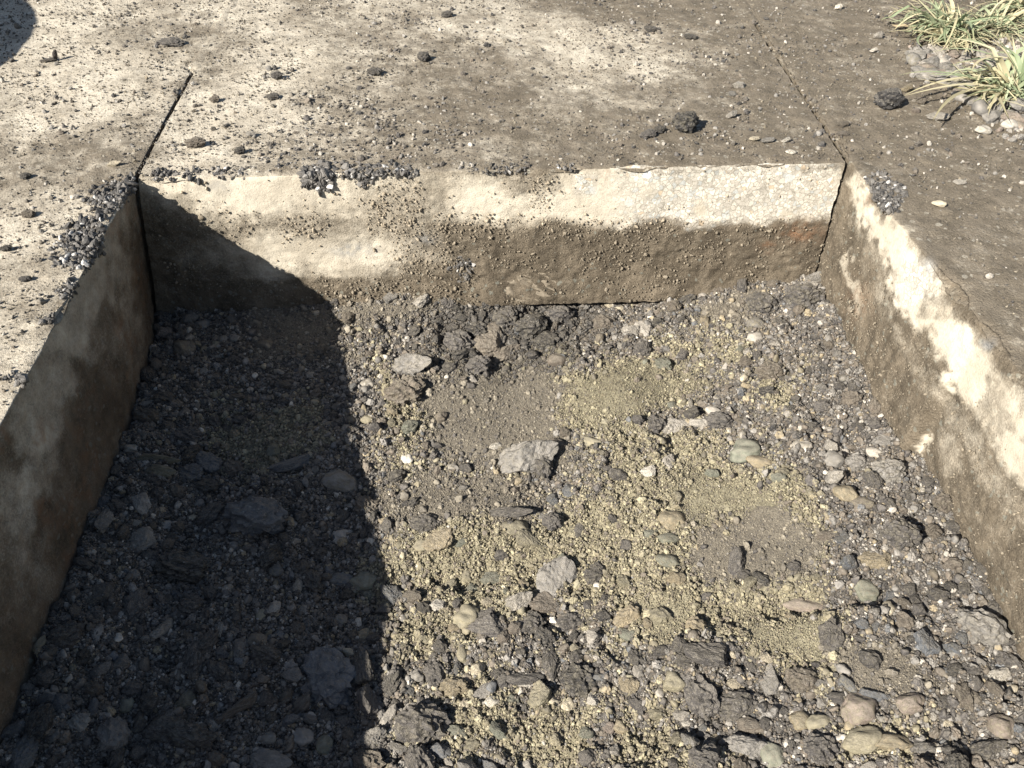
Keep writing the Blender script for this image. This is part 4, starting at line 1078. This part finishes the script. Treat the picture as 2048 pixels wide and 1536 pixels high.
# the odd upright crust at the far left
p = at(106, 122)
def crust(p):
    root = bpy.data.objects.new('asphalt_flake', None); COL.objects.link(root); root.location = p
    tag(root, 'dark asphalt flake with an upright spur and long shadow, top left', 'asphalt flake')
    for nm, (dx, dy, dz), sc_, ry in (('flake_base', (-.004, 0, .003), (.017, .009, .0045), 0), ('flake_spur', (.008, .002, .011), (.0045, .006, .014), .3)):
        o = bpy.data.objects.new(nm, ANG3[3]); COL.objects.link(o); o.parent = root
        o.location = (dx, dy, dz); o.scale = sc_; o.rotation_euler = (0, ry, .1); o.color = (.06, .05, .045, 1)
crust(p)

# crumbs of the slabs: stuff
def crumbs(n, seed, r0, dens, name, label, cols):
    g = np.random.default_rng(seed)
    n = int(n * 1.28); x = g.uniform(-1.0, 2.0, n); y = g.uniform(-1.3, 1.2, n)
    pit = (x > -.006) & (x < W + .075) & (y < .008)
    x = x[~pit]; y = y[~pit]
    px, py = proj(np.stack([x, y, zero(x)], -1))
    k = (px > -620) & (px < 2700) & (py > -90) & (g.uniform(0, 1, len(x)) < dens(px, py, x, y))
    x, y, px, py = x[k], y[k], px[k], py[k]
    R = np.clip(r0 * np.exp(g.normal(0, .45, len(x))), .0005, .006)
    z = np.where(x > 1.45, np.maximum(verge_z(x, y), 0), 0) + .001
    c = np.array(cols)[g.integers(0, len(cols), len(x))] * g.uniform(.7, 1.3, (len(x), 1))
    return scatter(name, C_FINE if r0 < .0012 else C_GRIT, np.stack([x, y, z + R * .2], -1), R, c, label)
Z1 = [(540, 190), (700, 170), (900, 215), (960, 300), (940, 335), (560, 335), (470, 320), (600, 240)]
Z2 = [(1180, 250), (1300, 235), (1700, 270), (1700, 322), (1180, 328)]
Z3 = [(820, 250), (960, 250), (960, 300), (830, 300)]
def d1(px, py, x, y):
    a = .09 + .26 * sstep(-.1, .3, fbm(x, y, 12, 3, 5))
    a = np.maximum(a, 1.0 * polymask(px, py, Z1, 30) * (.3 + .7 * sstep(-.15, .2, fbm(x, y, 22, 3, 6))))
    a = np.maximum(a, .85 * polymask(px, py, Z2, 25) * (.2 + .8 * sstep(-.1, .2, fbm(x, y, 22, 3, 7))))
    a = np.maximum(a, .8 * polymask(px, py, Z3, 15))
    return a
DK = [C['dark'], C['brown'], (.075, .065, .055), C['charcoal'], C['grey'], (.12, .105, .085)]
crumbs(85000, 31, .0018, d1, 'pavement_grit', 'dark asphalt grit sprinkled over the dusty pavement', DK + [C['pale']])
def d2(px, py, x, y): return .35 + .65 * sstep(-.3, .3, fbm(x, y, 15, 3, 15)) + 0 * px
crumbs(120000, 32, .0009, d2, 'pavement_dust_crumbs', 'fine dirt crumbs over the dusty pavement', [(.10, .085, .062), (.14, .118, .085), (.075, .065, .052), (.19, .165, .125), (.06, .055, .05)])

def d3(px, py, x, y): return polymask(px, py, [(1830, 95), (1880, 84), (2000, 90), (2060, 120), (2060, 300), (2000, 260), (1940, 200), (1870, 160), (1820, 145)], 22)
crumbs(60000, 33, .0036, d3, 'verge_gravel', 'pale grey gravel among the grass tufts', [C['pale'], C['pale'], C['grey'], C['pink'], C['grey'], C['dark'], (.30, .28, .26)])
# dirt clods stuck to the cut faces
def face_clods():
    g = np.random.default_rng(8); P = []; Cc = []; Rr = []
    n = 16000
    x = g.uniform(0, W, n); z = g.uniform(-.272, -.004, n)
    px, py = proj(np.stack([x, zero(x), z], -1))
    w = gridmask(px, py, BACK_X, BACK_Y, BACK_T)
    d = .02 + .60 * (1 - w) * sstep(-.2, .3, fbm(x, z, 22, 3, 3))
    for q in ([(560, 430), (660, 430), (640, 480), (570, 480)], [(720, 370), (840, 360), (850, 470), (740, 470)], [(860, 430), (1400, 440), (1400, 470), (860, 480)], [(780, 480), (900, 480), (950, 560), (800, 560)], [(640, 560), (950, 560), (950, 605), (660, 600)], [(1050, 340), (1110, 340), (1100, 420), (1060, 420)]):
        d = np.maximum(d, .95 * polymask(px, py, q, 14))
    k = g.uniform(0, 1, n) < d
    R = np.clip(.00105 * np.exp(g.normal(0, .45, n)), .0004, .004)
    P.append(np.stack([x, zero(x) - .0035 * (1 - w) - R * .2 - .001 - .012 * sstep(.215, .276, -z), z], -1)[k]); Rr.append(R[k])
    t = g.uniform(0, 1, (n, 1)); c = (np.array([.13, .108, .078]) * (1 - t) + np.array([.23, .195, .145]) * t) * (1 + 1.3 * w[:, None])
    Cc.append(c[k])
    n = 9000
    y = g.uniform(-1.3, -.01, n); z = g.uniform(-.26, -.01, n)
    k = g.uniform(0, 1, n) < (.25 + .5 * sstep(-.1, .3, fbm(y, z, 18, 3, 33))) * sstep(-.06, -.13, z)
    R = np.clip(.0010 * np.exp(g.normal(0, .4, n)), .0004, .003)
    P.append(np.stack([wall_right_x(y, z) - R * .2 - .001, y, z], -1)[k]); Rr.append(R[k])
    t = g.uniform(0, 1, (n, 1)); Cc.append(((np.array([.15, .126, .09]) * (1 - t) + np.array([.26, .22, .165]) * t))[k])
    scatter('wall_clods', C_FINE, np.concatenate(P), np.concatenate(Rr), np.concatenate(Cc), 'small dirt clods stuck to the cut concrete faces')
face_clods()

# crumbled asphalt still clinging to the rim
def rim_patch(label, polys, face=None, n=420, seed=1, r0=.0032, thick=.006):
    n = int(n * 2.0)
    g = np.random.default_rng(seed); V = []; Fc = []; off = 0; CO = []
    allp = np.array([q for p in polys for q in p], float)
    lo, hi = allp.min(0) - 9, allp.max(0) + 9
    k = 0; tries = 0
    while k < n and tries < 40:
        tries += 1
        a = g.uniform(lo, hi, (n, 2)); m = np.zeros(n)
        for p in polys: m = np.maximum(m, polymask(a[:, 0], a[:, 1], p, 9) ** 1.3)
        a = a[g.uniform(0, 1, n) < m]
        for (qx, qy) in a:
            if k >= n: break
            if face == 'auto':
                w_ = at(qx, qy, 2, 0.0)
                if w_[1] < 0: w_ = at(qx, qy, 1, 0.0)
                up = np.array([0, -.5, .6])
                if w_[1] > 0: w_[1] += max(0, g.normal(0, .012))
            elif face == 'left':
                w_ = at(qx, qy, 2, 0.0)
                if w_[0] > .001: w_ = at(qx, qy, 0, 0.001)
                elif g.uniform() < .3: w_[0] -= abs(g.normal(0, .012))
                up = np.array([.3, 0, .8])
            else:
                w_ = at(qx, qy, 2, 0.0); up = np.array([-.2, 0, .8])
                if w_[0] < wall_right_x(w_[1], 0.0): w_ = w_ + np.array([.008, 0, 0])
            v, f = ICO[1]
            sc_ = .58 * r0 * min(3.6, math.exp(g.normal(0, .75)))
            nr = g.normal(size=(9, 3)); nr /= np.linalg.norm(nr, axis=1)[:, None]
            cut_ = np.minimum((g.uniform(.45, .95, 9) / np.maximum(v @ nr.T, 1e-3)).min(1), 1.3)
            q = v * cut_[:, None] * g.uniform([.8, .6, .45], [1.5, 1.1, .9]) * sc_
            e = g.uniform(0, 6.28, 3)
            Rm = np.array(Matrix.Rotation(e[0], 3, 'X') @ Matrix.Rotation(e[1], 3, 'Y') @ Matrix.Rotation(e[2], 3, 'Z'))
            V.append(q @ Rm.T + w_ + up * (g.uniform(-.9, 1) * thick - .002)); Fc.append(f + off); off += len(v); k += 1
            CO.append(np.full(len(v), g.uniform(0, 1)))
    return mesh_obj('asphalt_crust', np.concatenate(V), np.concatenate(Fc), M_CRUST, None, dict(tone=np.concatenate(CO)), smooth=False), label
def crust_material():
    n = NT('crumbled_asphalt')
    t = n.attr('tone')
    col = n.mix(t, (.024, .022, .020), (.145, .132, .115))
    col = n.mix(n.ramp(t, .93, .96), col, (.40, .38, .35))
    b = n.noise(700, 3, .6)
    col = n.mix(n.math('MULTIPLY', n.ramp(b, .6, .7), .4), col, (.22, .215, .21))
    n.b.inputs['Specular IOR Level'].default_value = .5
    return n.end(col, n.bump(b, .001), .6)
M_CRUST = crust_material()
def rim(label, polys, **k):
    o, l = rim_patch(label, polys, **k); tag(o, l, 'asphalt crust', kind='stuff')
rim('crumbled asphalt clinging to left rim beside the back corner', [[(268, 356), (233, 360), (198, 385), (188, 412), (194, 422), (196, 441), (209, 445), (252, 397), (272, 373)]], face='left', n=520, seed=1)
rim('largest patch of crumbled asphalt on the left rim', [[(164, 441), (194, 434), (209, 473), (201, 504), (174, 535), (155, 547), (125, 525), (133, 502), (120, 496), (139, 467)]], face='left', n=760, seed=2)
rim('smallest crumbled asphalt patch lowest on the left rim', [[(118, 582), (147, 559), (150, 570), (143, 584), (129, 598)], [(38, 750), (52, 745), (44, 765), (36, 765)], [(88, 645), (104, 632), (100, 650)]], face='left', n=230, seed=3, r0=.0026)
rim('thin line of dark asphalt crumbs along the back rim, left end', [[(300, 345), (350, 342), (350, 355), (305, 357)], [(366, 345), (395, 342), (395, 358), (370, 358)], [(415, 338), (470, 334), (500, 344), (480, 352), (420, 352)], [(520, 322), (590, 318), (595, 336), (560, 340)]], face='auto', n=260, seed=4, r0=.0025, thick=.003)
rim('round dark asphalt blob hanging over the back rim', [[(605, 340), (650, 330), (665, 345), (660, 375), (635, 381), (608, 370)]], face='auto', n=480, seed=5, r0=.0034)
rim('dark asphalt crumbs right of the hanging blob on back rim', [[(668, 335), (830, 330), (832, 352), (760, 350), (735, 372), (712, 376), (716, 356), (670, 350)]], face='auto', n=400, seed=6, r0=.0029)
rim('sparse asphalt crumbs on the middle of the back rim', [[(935, 335), (1050, 332), (1050, 344), (938, 346)], [(1118, 330), (1150, 328), (1150, 337), (1118, 338)]], face='auto', n=190, seed=7, r0=.0021, thick=.003)
rim('crumbled black asphalt on the right rim below the corner', [[(1730, 344), (1757, 341), (1800, 368), (1816, 392), (1784, 424), (1757, 422), (1743, 398)]], face='right', n=800, seed=8, r0=.0026, thick=.004)
rim('dark clump of soil and asphalt on the back wall above clay', [[(905, 530), (925, 515), (948, 520), (950, 548), (930, 560), (905, 552)]], face='auto', n=230, seed=9, r0=.003, thick=.008)

# clay smeared on the foot of the back wall
def clay(label, poly, seed, lift=.010):
    pl = np.array(poly, float); lo, hi = pl.min(0), pl.max(0)
    nx, ny = 110, 60
    U, V = np.meshgrid(np.linspace(lo[0] - 4, hi[0] + 4, nx), np.linspace(lo[1] - 4, hi[1] + 4, ny), indexing='ij')
    m = polymask(U + 14 * fbm(U, V, .05, 3, seed), V + 8 * fbm(U, V, .05, 3, seed + 1), poly, 7)
    a = at(lo[0], lo[1], 1, -.006); b = at(hi[0], hi[1], 1, -.006)
    X = a[0] + (b[0] - a[0]) * (U - lo[0]) / (hi[0] - lo[0]); Zz = a[2] + (b[2] - a[2]) * (V - lo[1]) / (hi[1] - lo[1])
    ridge = np.abs(fbm((X * .9 - Zz * .4) * .35, (Zz * .9 + X * .4) * 1.5, 75, 3, seed + 5))
    Yy = .004 - .010 * sstep(.215, .276, -Zz) - m * (lift * .4 + lift * .55 * (1 - 2.6 * ridge).clip(0, 1) + .003 * fbm(X, Zz, 50, 3, seed))
    o = mesh_obj('clay_smear', np.stack([X, Yy, Zz], -1).reshape(-1, 3), grid_faces(nx, ny), M_CLAY, None)
    tag(o, label, 'clay')
n = NT('tan_clay'); bb = n.noise(60, 3, .5)
M_CLAY = n.end(n.mix(n.ramp(bb, .3, .7), (.15, .124, .09), (.215, .18, .132)), n.bump(n.noise(260, 3), .0008), .75)
clay('smooth tan clay smear with ridges at foot of back wall', [(1000, 562), (1040, 548), (1090, 548), (1112, 560), (1118, 585), (1080, 602), (1035, 602), (1012, 585)], 3)
clay('narrow tan clay smear left of the dark clump', [(830, 575), (868, 552), (905, 558), (900, 585), (850, 592)], 8, .006)

# ------------------------------------------------------------------ verge: stones, leaf, grass
random.seed(12)
g = np.random.default_rng(44); cnt = 0
for _ in range(1500):
    if cnt >= 75: break
    q = (g.uniform(1830, 2045), g.uniform(78, 262))
    m = polymask(np.array([q[0]]), np.array([q[1]]), [(1825, 90), (1880, 84), (1990, 100), (2046, 120), (2046, 250), (1960, 215), (1890, 150), (1815, 150)], 4)[0]
    if m < .5: continue
    p = at(q[0], q[1], 2, .015); p[2] = float(verge_z(np.array([p[0]]), np.array([p[1]]))[0])
    r_ = g.uniform(.009, .024)
    if near(p[0], p[1], r_ * .7): continue
    add(p[0], p[1], r_ * .7); cnt += 1
    stone(p, r_ * 1.2, r_, r_ * .7, random.choice(('angular', 'round', 'angular')), random.choice(('pale', 'grey', 'pink', 'grey', 'pale', 'grey')), 'verge_stone', 'dusty pale or grey stone among the grass tufts on the verge', 'stone', 'stones between the grass tufts', g.uniform(0, 6), 2, .4, .3)

def grass_material(name, c1, c2):
    n = NT(name); oi = n.t.nodes.new('ShaderNodeObjectInfo')
    t = n.attr('tone'); al = n.attr('along')
    col = n.mix(t, c1, c2)
    col = n.mix(n.math('MULTIPLY', n.ramp(al, .65, 1.0), .5), col, (.42, .36, .20))
    col = n.mix(n.math('MULTIPLY', n.noise(300, 2), .3), col, (.30, .27, .18))
    n.b.inputs['Subsurface Weight'].default_value = 0
    tr = n.t.nodes.new('ShaderNodeBsdfTranslucent'); n.t.links.new(col, tr.inputs[0])
    ms = n.t.nodes.new('ShaderNodeMixShader'); ms.inputs[0].default_value = .25
    n.t.links.new(n.b.outputs[0], ms.inputs[1]); n.t.links.new(tr.outputs[0], ms.inputs[2]); n.t.links.new(ms.outputs[0], n.out.inputs[0])
    return n.end(col, None, .55)
M_GREEN = grass_material('grass_blade_green', (.16, .215, .115), (.38, .42, .27))
M_DRY = grass_material('grass_blade_dry', (.34, .30, .18), (.58, .52, .34))

def blade_geo(base, az, length, width, rise, droop, tone, seg=9):
    """a channelled leaf: it leaves the base at the angle rise, and bends over by droop"""
    pts = []; p = np.array(base, float); th = rise
    d = np.array([math.cos(az), math.sin(az)])
    kink = random.gauss(0, .16)
    for i in range(seg + 1):
        pts.append(p.copy())
        if i == seg // 2 and random.random() < .3: th -= random.uniform(.2, 1.0)
        az += kink; d = np.array([math.cos(az), math.sin(az)]); kink += random.gauss(0, .05)
        th -= droop / seg
        st = length / seg
        p = p + np.array([d[0] * math.cos(th) * st, d[1] * math.cos(th) * st, math.sin(th) * st])
        if p[2] < .006: p[2] = .006 + random.uniform(0, .003)
    side = np.array([-d[1], d[0], 0])
    V = []; al = []
    for i, q in enumerate(pts):
        t = i / seg; w = width * (.45 + .55 * math.sin(min(1, t * 2.2) * 1.57)) * (1 - t ** 2.2) + .0002
        V += [q - side * w + np.array([0, 0, w * .35]), q, q + side * w + np.array([0, 0, w * .35])]; al += [t] * 3
    Fc = []
    for i in range(seg):
        a = i * 3
        Fc += [(a, a + 1, a + 4, a + 3), (a + 1, a + 2, a + 5, a + 4)]
    return np.array(V), np.array(Fc), np.array(al), np.full(len(V), tone)

def tuft(label, px, py, n_big, n_fine, az0, az1, length, width, seed, rise=(.5, 1.35), dry=.25, special=()):
    random.seed(seed)
    b = at(px, py, 2, .012)
    root = bpy.data.objects.new('grass_tuft', None); COL.objects.link(root); root.location = b
    tag(root, label, 'grass', 'grass tufts on the verge')
    specs = list(special)
    for i in range(n_big):
        specs.append((random.uniform(az0, az1), length * random.uniform(.6, 1.15), width * random.uniform(.7, 1.3), random.uniform(*rise), random.uniform(.6, 1.9), random.random() < dry))
    for (az, L, w, ri, dr, isdry) in specs:
        j = (random.gauss(0, .012), random.gauss(0, .012), -.008)
        V, Fc, al, tn = blade_geo(j, az, L * 1.08, w * 1.25, ri, dr, random.random())
        mesh_obj('blade', V, Fc, M_DRY if isdry else M_GREEN, root, dict(tone=tn, along=al))
    for dr_, mat in ((0, M_GREEN), (1, M_DRY)):
        VV, FF, AA, TT_, off = [], [], [], [], 0
        for i in range(n_fine):
            j = (random.gauss(0, .02), random.gauss(0, .02), -.008)
            V, Fc, al, tn = blade_geo(j, random.uniform(az0 - .4, az1 + .4), length * random.uniform(.3, .92), width * random.uniform(.45, .95), random.uniform(.15 if dr_ else .4, 1.3), random.uniform(.5, 2.2), random.random(), 6)
            VV.append(V); FF.append(Fc + off); AA.append(al); TT_.append(tn); off += len(V)
        o = mesh_obj('fine_blades', np.concatenate(VV), np.concatenate(FF), mat, root, dict(tone=np.concatenate(TT_), along=np.concatenate(AA)))
        tag(o, kind='stuff')
PI = math.pi
tuft('dense green grass tuft at the top, left of the others', 1893, 62, 46, 110, .2 * PI, 1.85 * PI, .15, .0034, 3, dry=.2)
tuft('coarse tuft at right edge with long blades lying to the left', 2022, 186, 34, 90, -.1 * PI, 1.2 * PI, .17, .0042, 5, dry=.45,
     special=[(PI * 1.02, .25, .0042, .28, .35, True), (PI * .97, .22, .0038, .34, .5, True), (PI * 1.06, .21, .0040, .25, .3, True), (PI * 1.0, .19, .0035, .4, .6, False), (PI * 1.12, .19, .0038, .2, .25, True),
              (PI * 1.2, .16, .0032, .2, .2, True), (PI * .55, .22, .0075, 1.35, .25, False), (PI * .9, .23, .004, .3, .5, True), (PI * 1.15, .14, .0036, .15, .1, True), (PI * .4, .2, .006, 1.2, .5, False)])
tuft('bright green tuft in the top right corner', 2050, 30, 30, 70, .3 * PI, 1.6 * PI, .15, .0045, 9, dry=.1)
tuft('yellowed tuft behind the coarse one, top right', 1985, 60, 22, 90, 0, 2 * PI, .11, .003, 11, dry=.85)
tuft('straw-dry flat tuft under the dense green tuft', 1905, 78, 24, 80, .8 * PI, 2.0 * PI, .10, .0026, 13, rise=(.1, .6), dry=.95)

def dry_leaf(px, py, label, s_, rot, col=(.42, .33, .21)):
    p = at(px, py, 2, .008)
    U, V = np.meshgrid(np.linspace(-1, 1, 15), np.linspace(-1, 1, 9), indexing='ij')
    wd = (1 - U * U) ** .7 * .42
    X = U * s_; Y = V * wd * s_; Zz = .25 * s_ * (V * wd) ** 2 * 2 + .12 * s_ * np.sin(U * 3) + .004
    cr, sr = math.cos(rot), math.sin(rot)
    o = mesh_obj('dry_leaf', np.stack([X * cr - Y * sr + p[0], X * sr + Y * cr + p[1], Zz + p[2]], -1).reshape(-1, 3), grid_faces(15, 9), None)
    n = NT('dry_leaf'); o.data.materials.append(n.end(n.mix(n.noise(120, 3), col, tuple(c * .6 for c in col)), None, .7))
    tag(o, label, 'leaf')
dry_leaf(1800, 56, 'pale tan dry leaf lying at the foot of the dense tuft', .019, -.6)
dry_leaf(1950, 55, 'yellow dry leaf between the tufts at the top', .022, .4, (.36, .29, .13))

# unseen round vessel added left of the frame to throw the top-left shadow
def shadow_caster():
    root = bpy.data.objects.new('added_shadow_caster', None); COL.objects.link(root)
    root.location = (-1.262, .215, .002)
    tag(root, 'added unseen round black vessel left of the pit, throwing the curved shadow', 'shadow_caster')
    n = NT('black_plastic'); mat = n.end(n.mix(n.noise(6, 3), (.03, .03, .032), (.07, .066, .06)), None, .5)
    def lathe(prof, nm):
        k = 72; V = []; Fc = []
        for j, (r_, z_) in enumerate(prof):
            for i in range(k):
                a = 2 * PI * i / k; V.append((r_ * math.cos(a), r_ * math.sin(a), z_))
        for j in range(len(prof) - 1):
            for i in range(k):
                Fc.append((j * k + i, j * k + (i + 1) % k, (j + 1) * k + (i + 1) % k, (j + 1) * k + i))
        return mesh_obj(nm, V, Fc, mat, root)
    lathe([(.001, 0), (.34, 0), (.36, .01), (.43, .37), (.425, .37), (.352, .015), (.001, .012)], 'caster_body')
    lathe([(.43, .37), (.452, .374), (.455, .39), (.43, .40), (.42, .395), (.424, .372)], 'rim')
shadow_caster()
